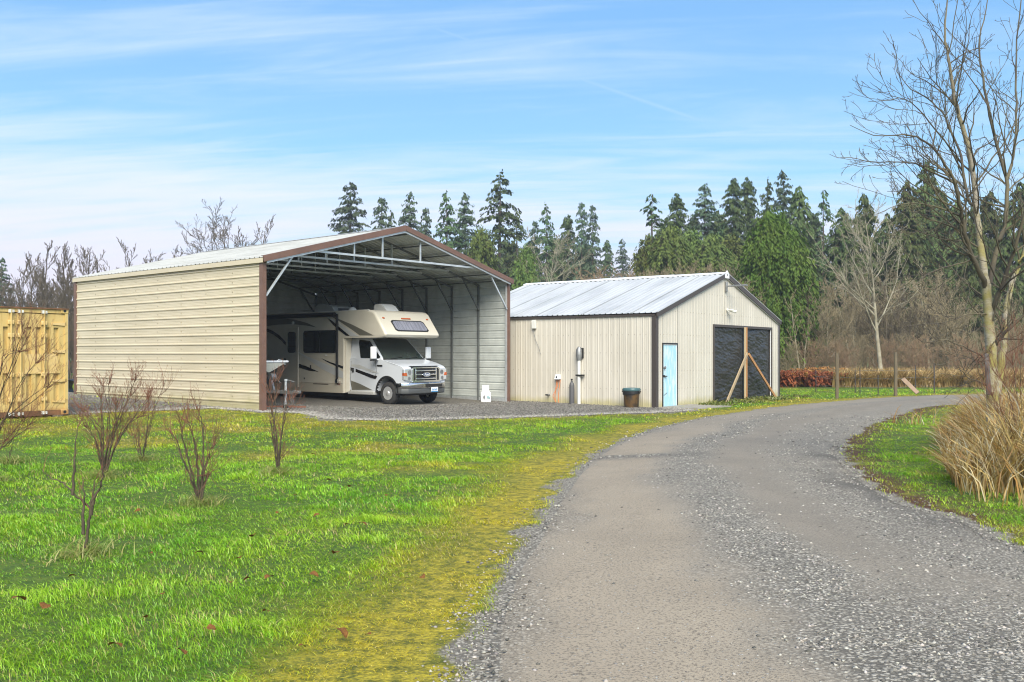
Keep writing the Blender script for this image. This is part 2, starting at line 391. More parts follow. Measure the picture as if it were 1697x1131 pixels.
def make_ground():
    xs = np.r_[-3000, -1200, -500, -220, -110, -70, -45, -30, -22, np.arange(-16, 17, 0.125), 20, 25, 32, 45, 70, 110, 220, 500, 1200, 3000]
    ys = np.r_[-400, -60, -15, -3, 0, 2, np.arange(3.5, 27, 0.125), np.arange(27, 46, 0.3), 50, 60, 75, 95, 130, 200, 400, 1000, 3000]
    x, y, z, q = grid_obj('ground', xs, ys, lambda X, Y: 0 * X)
    f = fields(x, y)
    z = z + np.where((f['de'] > 0.25) & (f['dp'] > 0.3) & (y < 46) & (np.abs(x) < 17), (fbm(x, y, 1.1, 2) - 0.5) * 0.05 * sst(0.25, 1.2, np.minimum(f['de'], f['dp'])), 0.0)
    o = np_obj('ground', np.c_[x, y, z], q, EARTH, dict(grav=f['grav'], moss=f['moss'], loose=np.full(len(x), 0.8), brown=np.zeros(len(x)), litter=f['litter'], dark=np.zeros(len(x))), smooth=True)
    tag(o, 'grassy ground of the yard, falling gently towards the barn', kind='structure')
make_ground()

def road_fields(x, y):
    f = fields(x, y); t = f['dl'] / (f['dl'] + f['dr'] + 1e-6)
    w = (f['n3'] - 0.5) * 0.16 + (f['n'] - 0.5) * 0.16 + (f['n2'] - 0.5) * 0.12; tt = t + w
    L1 = sst(0.26, 0.42, tt) * (1 - sst(0.46, 0.62, tt)) * 0.9; L2 = sst(0.60, 0.84, tt) * 0.85; L0 = (1 - sst(0.0, 0.10, tt)) * 0.7
    loose = np.maximum.reduce([L1, L2 * 0.9, L0 * 0.8])
    near = (1 - sst(4.5, 8.0, y)) * sst(0.33, 0.40, tt) * sst(0.38, 0.62, f['n'] + 0.1); loose = np.maximum(loose, near)
    band = (1 - sst(0.0, 0.55, np.abs(y - 15.2 - 0.15 * (x - 2)))) * (1 - sst(0.35, 0.6, t)); loose = np.maximum(loose, band)
    far = sst(20, 27, y) * 0.35; loose = np.clip(np.maximum(loose, far), 0, 1)
    brown = (1 - sst(0.22, 0.38, tt)) * (1 - sst(17, 26, y))
    dark = np.clip(sst(0.50, 0.60, tt) * (1 - sst(0.66, 0.76, tt)) * 0.30 * sst(0.3, 0.6, f['n3'] + .12) + band * 0.7 + sst(0.60, 0.72, f['n3']) * 0.10 * sst(0.35, 0.6, tt), 0, 1)
    return f, t, loose, brown, dark

def make_road():
    n, k = 160, 40; A, B = RLs, RRs; v = []
    for i in range(n):
        for j in range(k + 1):
            s = j / k; p = A[i] * (1 - s) + B[i] * s; v.append(p)
    v = np.array(v); f, t, loose, brown, dark = road_fields(v[:, 0], v[:, 1])
    z = gz(v[:, 0], v[:, 1]) + 0.016 - 0.03 * (1 - sst(0.0, 0.035, np.minimum(t, 1 - t))) + 0.05 * np.sin(np.pi * np.clip(t, 0, 1)) + (loose - 0.5) * 0.016 + (f['n2'] - 0.5) * 0.012
    i = np.arange(n - 1)[:, None] * (k + 1) + np.arange(k)[None]; q = np.c_[i.ravel(), (i + 1).ravel(), (i + k + 2).ravel(), (i + k + 1).ravel()]
    lit = sst(0.80, 0.98, t + (f['n'] - .5) * .25) * sst(7.5, 9.5, v[:, 1]) * (1 - sst(16, 20, v[:, 1])) * sst(.42, .56, f['n2'] * .5 + f['n'] * .5)
    o = np_obj('gravel_road', np.c_[v, z], q, EARTH, dict(grav=np.ones(len(v)) * 1.2, moss=np.zeros(len(v)), loose=loose, brown=brown, litter=np.zeros(len(v)), dark=np.maximum(dark, lit)), smooth=True)
    tag(o, 'gravel drive curving away to the right past the barn', kind='structure')
make_road()
def make_pad():
    xs = np.arange(-18, 8, 0.16); ys = np.arange(20, 43, 0.16); X, Y = np.meshgrid(xs, ys); x, y = X.ravel(), Y.ravel()
    f = fields(x, y); z = gz(x, y) + 0.012 + (f['n2'] - 0.5) * 0.03
    nx, ny = len(xs), len(ys); idx = np.arange(nx * ny).reshape(ny, nx)
    q = np.c_[idx[:-1, :-1].ravel(), idx[:-1, 1:].ravel(), idx[1:, 1:].ravel(), idx[1:, :-1].ravel()]
    q = q[(f['dp'][q].max(1) < 0.25)]; u, inv = np.unique(q, return_inverse=True); q = inv.reshape(q.shape)
    x, y, z = x[u], y[u], z[u]; dp = f['dp'][u]
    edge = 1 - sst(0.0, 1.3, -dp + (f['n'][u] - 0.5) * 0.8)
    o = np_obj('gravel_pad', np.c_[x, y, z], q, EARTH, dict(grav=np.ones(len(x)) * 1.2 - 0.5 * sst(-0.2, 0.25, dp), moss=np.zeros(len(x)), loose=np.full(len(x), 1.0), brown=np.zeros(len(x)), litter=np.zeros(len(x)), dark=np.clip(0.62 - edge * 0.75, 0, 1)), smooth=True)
    tag(o, 'dark crushed rock apron under the open shed and along the barn', kind='structure')
make_pad()

# ------------------------------------------------------------------ grass, stones
GRASS = leaf_mat('grass_blade', None, None, attr='col', transl=0.35)
def blades(name, x, y, h, w, lean, col, label, seed=1, z=None, nseg=2, comb=0.0):
    r = np.random.default_rng(seed); n = len(x); z = gz(x, y) if z is None else z
    a = r.random(n) * 2 * np.pi; b = r.random(n) * 2 * np.pi * (1 - comb) + comb * 4 * np.pi * fbm(x, y, .55, 5); lx, ly = np.cos(b) * lean * h, np.sin(b) * lean * h
    wx, wy = np.cos(a) * w / 2, np.sin(a) * w / 2; rows = []
    fr = [(0.0, 1.0), (0.5, 0.85), (1.0, 0.0)] if nseg == 2 else [(0, 1), (0.35, 1), (0.7, 0.8), (1.0, 0)]
    for k, (s, ww) in enumerate(fr):
        droop = s * s; cx = x + lx * droop; cy = y + ly * droop; cz = z - 0.01 + h * (s - 0.45 * np.clip(lean, 0, 1.6) * s ** 3)
        if ww > 0: rows += [np.c_[cx - wx * ww, cy - wy * ww, cz], np.c_[cx + wx * ww, cy + wy * ww, cz]]
        else: rows += [np.c_[cx, cy, cz]]
    m = len(rows); V = np.stack(rows, 1).reshape(-1, 3); o = np.arange(n)[:, None] * m; T = []
    for k in range(len(fr) - 2): i = 2 * k; T += [[i, i + 1, i + 3], [i, i + 3, i + 2]]
    T += [[m - 3, m - 2, m - 1]]
    T = (o[:, :, None] + np.array(T)[None]).reshape(-1, 3)
    ob = np_obj(name, V, T, GRASS, dict(col=np.repeat(col, m, 0)))
    return tag(ob, label, kind='stuff')

CT_RECT = None
def blocked(x, y):
    u = (x - CP0.x) * DX.x + (y - CP0.y) * DX.y; v = (x - CP0.x) * DY.x + (y - CP0.y) * DY.y
    b = (u > -0.06) & (u < 10.6) & (v > -0.05) & (v < 11.2)
    u = (x - BP0.x) * BX.x + (y - BP0.y) * BX.y; v = (x - BP0.x) * BY.x + (y - BP0.y) * BY.y
    b |= (u > -0.05) & (u < 11.0) & (v > -0.05) & (v < 9.5)
    return b

def make_lawn():
    r = np.random.default_rng(5); X, Y, Hh, W = [], [], [], []
    for (y0, y1, dens, w, hs) in ((3.6, 6.5, 4600, 0.0042, 1.0), (6.5, 10, 2900, 0.0058, 1.0), (10, 16, 1400, 0.0085, 1.0), (16, 26, 480, 0.013, 1.0), (26, 48, 150, 0.024, 1.1)):
        xr0, xr1 = -0.6 * y1 - 2.0, 0.6 * y1 + 2.0; n = int((xr1 - xr0) * (y1 - y0) * dens)
        x = r.uniform(xr0, xr1, n); y = r.uniform(y0, y1, n); k = np.abs(x) < 0.6 * y + 2.0; x, y = x[k], y[k]
        X.append(x); Y.append(y); W.append(np.full(len(x), w)); Hh.append(np.full(len(x), hs))
    x, y, w, hs = map(np.concatenate, (X, Y, W, Hh)); f = fields(x, y)
    moss, grav = f['moss'], f['grav']
    grav = np.where(x < -8.0, grav * 0.55, grav)
    p = (1 - grav) * (1 - 0.15 * sst(0.5, 1.0, moss)) * (0.40 + 0.8 * sst(0.28, 0.6, f['n2'])) * (1 - 0.8 * f['litter'])
    keep = (r.random(len(x)) < p) & (f['de'] > 0.03) & ((f['dp'] > -0.25) | (x < -8.0)) & ~blocked(x, y)
    x, y, w, hs = x[keep], y[keep], w[keep], hs[keep]; f = {k: v[keep] for k, v in f.items()}; moss = f['moss']; n = len(x)
    tuft = sst(0.45, 0.75, fbm(x, y, 0.45, 6)); low = sst(0.35, 0.9, moss)
    h = (0.032 + 0.045 * tuft ** 1.3 + 0.030 * r.random(n)) * (1 - 0.58 * low) * hs * (0.7 + 0.6 * f['n'])
    g1, g2, g3 = np.array([0.14, 0.41, 0.018]), np.array([0.36, 0.60, 0.028]), np.array([0.50, 0.43, 0.025])
    q = np.clip(fbm(x, y, 1.4, 4) * 1.5 - 0.25 + (r.random(n) - 0.5) * 0.5, 0, 1)[:, None]
    yl = np.clip(moss * 0.95 + 0.22 * sst(11, 22, y) + 0.5 * (f['n3'] - 0.45) + (r.random(n) - 0.5) * 0.6, 0, 1)[:, None]
    c = g1 * (1 - q) + g2 * q; c = c * (1 - yl) + (g3 + np.array([0.06, 0.0, 0.0]) * r.random((n, 1))) * yl
    straw = (r.random(n) < 0.03 + 0.14 * (1 - sst(.3, .5, f['n2'])) + 0.30 * sst(0.25, 0.6, moss) * sst(0.45, 0.6, f['n'])); c[straw] = np.array([0.46, 0.38, 0.14]); h[straw] *= 1.25
    c *= (0.7 + 0.6 * r.random((n, 1))) * (0.86 + 0.28 * tuft)[:, None]
    blades('lawn_grass', x, y, h, w * (0.7 + 0.6 * r.random(n)), 0.40 + 0.95 * r.random(n), c, 'bright green winter lawn, yellower and mossy beside the drive', 7, comb=.28)
    print('grass blades', n)
make_lawn()

def make_stones():
    r = np.random.default_rng(9); X, Y, Sz = [], [], []
    for (y0, y1, dens, s0, s1) in ((3.8, 6.5, 2100, 0.0045, 0.016), (6.5, 10, 1000, 0.006, 0.017), (10, 17, 330, 0.008, 0.019), (17, 27, 110, 0.011, 0.028)):
        xr0, xr1 = -0.3 * y1, 0.62 * y1 + 0.5; n = int((xr1 - xr0) * (y1 - y0) * dens)
        X.append(r.uniform(xr0, xr1, n)); Y.append(r.uniform(y0, y1, n)); Sz.append(s0 + (s1 - s0) * r.random(n) ** 2.6)
    x, y, s = map(np.concatenate, (X, Y, Sz)); f, t, loose, brown, dark = road_fields(x, y)
    p = np.where(f['inr'], 0.02 + 0.9 * loose ** 1.6, 0.5 * (1 - sst(0.05, 0.45, f['de']))) * (0.35 + 0.9 * sst(0.3, 0.6, fbm(x, y, 0.25, 1)))
    k = r.random(len(x)) < p; x, y, s, t, f2, lo = x[k], y[k], s[k], t[k], f['n2'][k], loose[k]; inr = f['inr'][k]
    # crushed rock of the apron, out to the barn
    n2 = 95000; a = r.uniform(-17, 6, n2); b = r.uniform(21, 34, n2); g = fields(a, b); kk = (g['dp'] < 0.15) & ~((g['dp'] < -3) & blocked(a, b)) ; a, b, dpp = a[kk], b[kk], g['dp'][kk]
    lift = np.where(inr, 0.012 + 0.05 * np.sin(np.pi * np.clip(t, 0, 1)) + (lo - 0.5) * 0.016 + (f2 - 0.5) * 0.012, 0.0)
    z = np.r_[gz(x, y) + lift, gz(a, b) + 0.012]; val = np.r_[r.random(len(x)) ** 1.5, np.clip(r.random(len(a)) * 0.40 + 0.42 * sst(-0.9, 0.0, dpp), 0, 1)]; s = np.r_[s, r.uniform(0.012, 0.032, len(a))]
    x, y = np.r_[x, a], np.r_[y, b]; n = len(x)
    base = np.array([[1, 0, 0], [-1, 0, 0], [0, 1, 0], [0, -1, 0], [0, 0, 1], [0, 0, -1]], float)
    tri = np.array([[0, 2, 4], [2, 1, 4], [1, 3, 4], [3, 0, 4], [2, 0, 5], [1, 2, 5], [3, 1, 5], [0, 3, 5]])
    v = base[None] * (s[:, None, None] * (0.6 + 0.8 * r.random((n, 6, 1)))) + (r.random((n, 6, 3)) - 0.5) * s[:, None, None] * 0.7
    an = r.random(n) * 6.283; ca, sa = np.cos(an)[:, None], np.sin(an)[:, None]
    v = np.stack([v[..., 0] * ca - v[..., 1] * sa, v[..., 0] * sa + v[..., 1] * ca, v[..., 2] * 0.62], -1) + np.c_[x, y, z + s * 0.25][:, None]
    col = (0.075 + 0.40 * val)[:, None] * (np.array([1.0, 0.94, 0.82]) + (r.random((n, 3)) - 0.5) * 0.07)
    m = bpy.data.materials.new('crushed_stone'); m.use_nodes = True; p_ = m.node_tree.nodes['Principled BSDF']; at_ = m.node_tree.nodes.new('ShaderNodeAttribute'); at_.attribute_name = 'col'
    m.node_tree.links.new(at_.outputs['Color'], p_.inputs['Base Color']); p_.inputs['Roughness'].default_value = 0.8
    o = np_obj('loose_gravel', v.reshape(-1, 3), (np.arange(n)[:, None, None] * 6 + tri[None]).reshape(-1, 3), m, dict(col=np.repeat(col, 6, 0)))
    tag(o, 'loose grey crushed stone lying on the drive and the apron', kind='stuff'); print('stones', n)
make_stones()
# ------------------------------------------------------------------ the open metal shed (carport)
def ribbed(mb, length, height, pitch, place, t=0.006, rib=0.024, mat_o=0, mat_i=1, start=0.0, top=None):
    """one sheet of ribbed steel: profile along `height`, run along `length`; place(s, h, off) -> point; two skins"""
    prof = []; h = -start
    while h < height + pitch:
        for a, o in ((-0.034, 0), (-0.013, rib), (0.013, rib), (0.034, 0), (pitch * 0.33 - 0.012, 0), (pitch * 0.33, 0.004), (pitch * 0.33 + 0.012, 0), (pitch * 0.66 - 0.012, 0), (pitch * 0.66, 0.004), (pitch * 0.66 + 0.012, 0)):
            prof.append((h + a, o))
        h += pitch
    prof = [(min(max(p, 0), height), o) for p, o in prof]; q = [prof[0]]
    for p in prof[1:]:
        if p[0] > q[-1][0] + 1e-6: q.append(p)
    n = len(q); top = top or (lambda h: (0, length))
    for sgn, m in ((1, mat_o), (0, mat_i)):
        vs = []
        for h, o in q:
            a, b = top(h); off = o if sgn else o - t
            vs += [place(a, h, off), place(b, h, off)]
        mb.add(vs, [(2 * i, 2 * i + 1, 2 * i + 3, 2 * i + 2) for i in range(n - 1)], m)
    return mb

def make_carport():
    W, L, H, RISE = 10.46, 11.0, 4.215, 1.357
    T = thing('metal_shed', 'tall open-fronted tan steel shed with brown trim, sheltering the motorhome', 'shed', CP0, TH)
    sl = RISE / (W / 2); B = -0.25
    mb = MB(); ribbed(mb, L + 0.056, H + 0.085 - B, 0.27, lambda s, h, o: (-0.05 - o, s, B + h))
    for i in range(9):
        for k in range(16): y_, z_ = 0.08 + i * (L - 0.16) / 8, B + 0.27 * k + 0.405; mb.box((-0.062, y_ - 0.013, z_ - 0.013), (-0.05, y_ + 0.013, z_ + 0.013), 2)
    mb.build('side_wall', [M['tan'], M['grey_in'], mat('panel_screw', (0.30, 0.26, 0.18), 0.5)], T)
    mb = MB(); ribbed(mb, L + 0.056, H + 0.085 - B, 0.27, lambda s, h, o: (W + 0.05 + o, s, B + h)); mb.build('side_wall', [M['tan'], M['grey_in']], T)
    def gab(h):
        z = B + h
        if z <= H: return (-0.05, W + 0.05)
        k = max(z - H - 0.09, 0) / sl; return (min(k, W / 2 - .01), max(W - k, W / 2 + .01))
    mb = MB(); ribbed(mb, W, H - B + RISE + 0.085, 0.27, lambda s, h, o: (s, L + 0.05 + o, B + h), top=gab); mb.build('rear_wall', [M['tan'], M['grey_in']], T)
    # roof: ribs run from ridge to eave, sheets overhang
    sl_len = math.hypot(W / 2 + 0.12, sl * (W / 2 + 0.12)); ca, sa = math.cos(math.atan(sl)), math.sin(math.atan(sl))
    mb = MB()
    for sgn in (-1, 1):
        def place(s, h, o, sgn=sgn):
            d = s; x = W / 2 + sgn * (d * ca - 0.0) + sgn * o * sa; z = H + RISE + 0.10 - d * sa + o * ca
            return (x, -0.14 + h, z)
        ribbed(mb, sl_len, L + 0.28, 0.23, place, start=0.06)
    mb.build('roof', [M['roofc'], M['grey_in']], T)
    mb = MB()
    for sgn in (-1, 1):
        a = Vector((W / 2, -0.16, H + RISE + 0.135)); b = a + Vector((sgn * 0.30 * ca, 0, -0.30 * sa))
        mb.add([a, a + Vector((0, L + .32, 0)), b + Vector((0, L + .32, 0)), b], [(0, 1, 2, 3)])
    mb.build('ridge_cap', M['roofc'], T)
    # rake trim on the front gable, with the light tube of the frame showing below it
    for sgn in (-1, 1):
        mb = MB(); e = W / 2 + 0.13
        a = Vector((W / 2, -0.165, H + RISE + 0.055)); b = a + Vector((sgn * e, 0, -sl * e)); mb.bar(a, b, 0.03, 0.16)
        a2 = a + Vector((0, 0.06, 0.088)); b2 = b + Vector((0, 0.06, 0.088)); mb.bar(a2, b2, 0.11, 0.012)
        mb.build('rake_trim', M['brown'], T)
    mb = MB(); mb.box((-0.135, -0.12, H - 0.075), (-0.115, L + 0.1, H + 0.055)); mb.build('eave_trim', M['tan'], T)
    mb = MB(); mb.box((W + 0.115, -0.12, H - 0.075), (W + 0.135, L + 0.1, H + 0.055)); mb.build('eave_trim', M['tan'], T)
    for x0, x1 in ((-0.085, 0.045), (W - 0.02, W + 0.075)):
        mb = MB(); mb.box((x0, -0.05, B), (x1, 0.012, H + 0.02)); mb.box((x0 if x0 < 0 else x1 - 0.014, 0.012, B), (x0 + 0.014 if x0 < 0 else x1, 0.10, H - 0.02)); mb.build('corner_trim', M['brown'], T)
    mb = MB(); mb.box((-0.095, L - 0.06, B), (0.01, L + 0.085, H - 0.02)); mb.build('corner_trim', M['brown'], T)
    # frames of galvanised tube, mostly in a copy darkened for the shade inside
    ns = [1.82, 3.25, 4.40, 6.05, 7.25]
    for i in range(9):
        y = 0.05 + i * (L - 0.12) / 8; g = M['galv'] if i == 0 else M['frame']
        for x in (0.035, W - 0.035):
            mb = MB(); mb.bar((x, y, -0.2), (x, y, H - 0.02), 0.06, 0.06, (0, 1, 0)); mb.build('post', g, T)
        for sgn in (-1, 1):
            mb = MB(); a = Vector((W / 2, y - (0.16 if i == 0 else 0), H + RISE - 0.055)); b = a + Vector((sgn * (W / 2 - 0.0), 0, -RISE)); mb.bar(a, b, 0.06, 0.06); mb.build('rafter', g, T)
            mb = MB(); x = W / 2 + sgn * (W / 2 - 0.06); x2 = W / 2 + sgn * (W / 2 - 0.95)
            mb.bar((x, y - 0.05, H - 0.98), (x2, y - 0.05, H - 0.07 + 0.95 * sl), 0.05, 0.05, (0, 1, 0)); mb.build('knee_brace', g, T)
        if i < 8:
            z = H + 0.40 if i == 0 else H + 0.38
            mb = MB(); mb.bar((ns[0] - 0.12, y - 0.07, z), (W - ns[0] + 0.12, y - 0.07, z), 0.05, 0.06); g2_ = M['galv'] if i < 5 else g; mb.build('tie_beam', g2_, T)
            for x in ns[1:4]:
                mb = MB(); zt = H + RISE - 0.07 - abs(x - W / 2) * sl; mb.bar((x, y - 0.02, z + 0.028), (x, y - 0.02, zt), 0.05, 0.045, (0, 1, 0)); mb.build('strut', g2_, T)
    for sgn in (-1, 1):
        for d in (0.35, 1.35, 2.35, 3.35, 4.35, 5.05):
            mb = MB(); x = W / 2 + sgn * d; z = H + RISE - d * sl + 0.012; mb.bar((x, 0.1, z), (x, L - 0.02, z), 0.09, 0.035); mb.build('purlin', M['frame'], T)
    for x, s in ((0.005, 1), (W - 0.005, -1)):
        mb = MB(); mb.box((x - 0.03, 0.02, -0.2), (x + 0.03, L, 0.02)); mb.build('base_rail', M['galv'], T)
    return T
CARPORT = make_carport()

# ------------------------------------------------------------------ the barn
def plane_pt(org, dr, px):
    """distance along a vertical plane's ground line at photo column px"""
    k = (px - CX) / F_PX; return (org.x - k * org.y) / (k * dr.y - dr.x)
BP_ = BP0 / BS
def bside(px, py):
    v = plane_pt(BP_, BY, px); Y = BP_.y + BY.y * v; return v, HC - (py - YH) / F_PX * Y
def bgab(px, py):
    v = plane_pt(BP_, BX, px); Y = BP_.y + BX.y * v; return v, HC - (py - YH) / F_PX * Y

def wall_mat(name, c, c2, pitch, rows):
    """painted steel with rows of screw heads"""
    m = mat(name, c, 0.42, 0.0, c2, 0.9, 0.3, 0.75, stretch=(1.5, 1.5, 0.5), dirt=((0.40, 0.36, 0.16), 0.30, 3.0))
    return m
M['barn'] = wall_mat('cream_siding', (0.575, 0.54, 0.465), (0.505, 0.47, 0.395), 0.2, ())
M['barnroof'] = mat('pale_steel_roof', (0.47, 0.485, 0.495), 0.5, 0.1, (0.34, 0.355, 0.37), 1.4, 0.35, 0.75, stretch=(0.3, 1.2, 0.3))
M['screw'] = mat('screw_heads', (0.34, 0.31, 0.26), 0.5)

def make_barn():
    W, L, H, RISE = 9.788, 8.30, 2.82, 1.502; sl = RISE / (W / 2); B = -0.15
    T = thing('metal_barn', 'low cream steel barn with a pale metal roof and dark trim', 'barn', (BP0.x, BP0.y, HC * (1 - BS)), TB, BS)
    # wall sheets: vertical ribs
    holes = {}
    mb = MB(); ribbed(mb, H - B, L, 0.2, lambda s, h, o: (-0.02 - o, h, B + s), rib=0.009); sc = mb
    for zr in (0.55, 1.10, 1.66, 2.22):
        for k in range(42):
            y = 0.10 + k * 0.2; sc.box((-0.026, y - 0.011, zr - 0.011), (-0.015, y + 0.011, zr + 0.011), 2)
    mb.build('side_wall', [M['barn'], M['grey_in'], M['screw']], T)
    mb = MB(); ribbed(mb, H - B, L, 0.2, lambda s, h, o: (W + 0.02 + o, h, B + s), rib=0.018); mb.build('side_wall', [M['barn'], M['grey_in']], T)
    d0, dz = bgab(1181.5, 540); d1, dz2 = bgab(1277, 545.5); dtop = (dz + dz2) / 2
    e0, ez = bgab(1096, 569.5); e1, _ = bgab(1120.5, 569.5)
    # front gable wall, built in strips round the two doorways
    mb = MB(); gap = [(e0, e1, ez), (d0, d1, dtop)]
    step = 0.2; x = 0.0
    cuts = sorted({0.0, W, e0, e1, d0, d1, W / 2} | {round(k * step, 3) for k in range(49)}); cuts = [c for c in cuts if 0 <= c <= W]
    tp = lambda x: H + RISE - abs(x - W / 2) * sl - 0.03
    for a, b in zip(cuts[:-1], cuts[1:]):
        if b - a < 1e-4: continue
        mid = (a + b) / 2; z0 = B
        for g0, g1, gz_ in gap:
            if g0 - 1e-4 <= mid <= g1 + 1e-4: z0 = gz_
        r = 0.03 if b - a > 0.1 else 0
        xs = [(a, 0)] if not r else [(a, 0.009), (a + 0.012, 0.009), (a + 0.03, 0), (b - 0.03, 0), (b - 0.012, 0.009)]
        xs = xs + [(b, 0.009 if r else 0)]
        for (p, o), (q, o2) in zip(xs[:-1], xs[1:]):
            mb.add([(p, -0.02 - o, z0), (q, -0.02 - o2, z0), (q, -0.02 - o2, tp(q)), (p, -0.02 - o, tp(p))], [(0, 1, 2, 3)])
            mb.add([(p, -0.014 - o, z0), (q, -0.014 - o2, z0), (q, -0.014 - o2, tp(q)), (p, -0.014 - o, tp(p))], [(3, 2, 1, 0)], 1)
        for zr in (0.55, 1.10, 1.66, 2.22, 2.95, 3.6):
            if zr > z0 and zr < tp(mid) - 0.1 and r: mb.box((mid - 0.011, -0.026, zr - 0.011), (mid + 0.011, -0.015, zr + 0.011), 2)
    mb.build('gable_wall', [M['barn'], M['grey_in'], M['screw']], T)
    mb = MB(); mb.prism([(0, B), (W, B), (W, H), (W / 2, H + RISE - .03), (0, H)], L - 0.02, L + 0.02, 1); mb.build('rear_wall', M['barn'], T)
    ca, sa = math.cos(math.atan(sl)), math.sin(math.atan(sl)); SLL = math.hypot(W / 2 + 0.06, sl * (W / 2 + 0.06))
    for sgn in (-1, 1):
        mb = MB()
        def place(s, h, o, sgn=sgn): return (W / 2 + sgn * (s * ca + o * sa), -0.08 + h, H + RISE + 0.06 - s * sa + o * ca)
        ribbed(mb, SLL, L + 0.16, 0.2, place, rib=0.018, start=0.02)
        # every third sheet a wider lap rib
        for k in range(int((L + 0.1) / 0.9) + 1):
            y = -0.02 + k * 0.9; a = place(0.1, y, 0.018); b = place(SLL - 0.01, y, 0.018); mb.bar(a, b, 0.035, 0.02)
        mb.build('roof', [M['barnroof'], M['grey_in']], T)
    mb = MB()
    for sgn in (-1, 1):
        a = Vector((W / 2, -0.1, H + RISE + 0.10)); b = a + Vector((sgn * 0.22 * ca, 0, -0.22 * sa)); b2 = b + Vector((0, 0, -0.03))
        o = Vector((0, L + 0.2, 0)); mb.add([a, a + o, b + o, b, b2 + o, b2], [(0, 1, 2, 3), (3, 2, 4, 5)])
    mb.build('ridge_cap', M['white'], T)
    mb = MB(); mb.box((W / 2 - 0.215 * ca + 0.002, -0.05, H + RISE + 0.045 - 0.215 * sa), (W / 2 - 0.215 * ca + 0.01, L, H + RISE + 0.075 - 0.215 * sa))
    for k in range(int(L / 0.2)):
        y = 0.0 + k * 0.2
        mb.box((W / 2 - 0.215 * ca - 0.012, y, H + RISE + 0.045 - 0.215 * sa), (W / 2 - 0.215 * ca + 0.004, y + 0.13, H + RISE + 0.082 - 0.215 * sa))
    mb.build('closure_strip', M['black'], T)
    mb = MB(); mb.box((W / 2 + 0.30, 2.1, H + RISE + 0.02), (W / 2 + 0.42, 5.0, H + RISE + 0.13)); mb.box((W / 2 + 0.26, 2.05, H + RISE + 0.115), (W / 2 + 0.46, 5.05, H + RISE + 0.135)); mb.build('ridge_vent', M['white'], T)
    mb = MB(); p = [(-0.22, -0.14), (0.22, -0.14), (0.22, 0.02), (0, 0.13), (-0.22, 0.02)]
    mb.prism([(W / 2 + x * 0.75, H + RISE + 0.02 + z * 1.0) for x, z in p], -0.115, -0.095, 1); mb.box((W / 2 - 0.03, -0.121, H + RISE - 0.04), (W / 2 + 0.03, -0.116, H + RISE + 0.03), 1); mb.build('ridge_end_cap', [M['white'], M['steel']], T)
    for sgn in (-1, 1):
        mb = MB(); e = W / 2 + 0.07; a = Vector((W / 2, -0.085, H + RISE - 0.005)); b = a + Vector((sgn * e, 0, -sl * e)); mb.bar(a, b, 0.045, 0.15); mb.build('rake_trim', M['dkbrown'], T)
        mb = MB(); a = Vector((W / 2, -0.062, H + RISE - 0.09)); mb.bar(a, a + Vector((sgn * (W / 2 - 0.02), 0, -sl * (W / 2 - 0.02))), 0.02, 0.025); mb.build('soffit_strip', M['white'], T)
    for x in (-0.07, W + 0.03):
        mb = MB(); mb.box((x, -0.02, H - 0.05), (x + 0.04, L + 0.05, H + 0.01)); mb.build('eave_trim', M['dkbrown'], T)
    for x0, x1 in ((-0.055, 0.11), (W - 0.11, W + 0.055)):
        mb = MB(); mb.box((x0, -0.055, B), (x1, -0.036, H - 0.02)); xx = (x0, x0 + 0.018) if x0 < 0 else (x1 - 0.018, x1)
        mb.box((xx[0], -0.036, B), (xx[1], 0.09, H - 0.06)); mb.build('corner_trim', M['dkbrown'], T)
        mb = MB(); q = (x1, x1 + 0.02) if x0 < 0 else (x0 - 0.02, x0); mb.box((q[0], -0.046, B), (q[1], -0.036, H - 0.04)); mb.build('corner_bead', M['white'], T)
    # blue entry door
    blue = mat('faded_blue_door', (0.36, 0.62, 0.72), 0.45, 0, (0.62, 0.72, 0.76), 2.2, 0.42, 0.68, stretch=(3.5, 1, 1.0))
    mb = MB(); mb.box((e0 + 0.035, -0.035, -0.02), (e1 - 0.035, 0.01, ez - 0.035)); D = mb.build('entry_door', blue, T)
    mb = MB()
    mb.box((e0 - 0.01, -0.058, B), (e0 + 0.028, 0.02, ez + 0.02)); mb.box((e1 - 0.028, -0.058, B), (e1 + 0.01, 0.02, ez + 0.02)); mb.box((e0 + 0.028, -0.058, ez - 0.025), (e1 - 0.028, 0.02, ez + 0.02)); mb.build('frame', M['black'], D)
    mb = MB(); mb.box((e0 + 0.028, -0.045, -0.02), (e0 + 0.042, -0.03, ez - 0.026)); mb.box((e1 - 0.042, -0.045, -0.02), (e1 - 0.028, -0.03, ez - 0.026)); mb.box((e0 + 0.042, -0.045, ez - 0.05), (e1 - 0.042, -0.03, ez - 0.026)); mb.build('weather_strip', M['white'], D)
    _, hz = bgab(1098, 609.5); _, kz = bgab(1099, 623.5)
    mb = MB(); mb.lathe([(0.03, -0.10), (0.045, -0.09), (0.045, -0.07), (0.02, -0.055), (0.03, -0.04), (0.03, -0.035)], (e0 + 0.10, 0, hz), 1, 12); mb.build('door_knob', M['steel'], D, smooth=True)
    mb = MB(); mb.bar((e0 + 0.06, -0.06, kz), (e0 + 0.22, -0.075, kz - 0.01), 0.03, 0.03); mb.box((e0 + 0.05, -0.06, kz - 0.03), (e0 + 0.11, -0.035, kz + 0.03)); mb.build('lever', M['black'], D)
    _, sz = bgab(1100, 655); mb = MB(); mb.bar((e0 + 0.09, -0.038, sz - 0.01), (e0 + 0.30, -0.038, sz + 0.07), 0.006, 0.016, (0, 1, 0)); mb.build('scratch', M['black'], D)
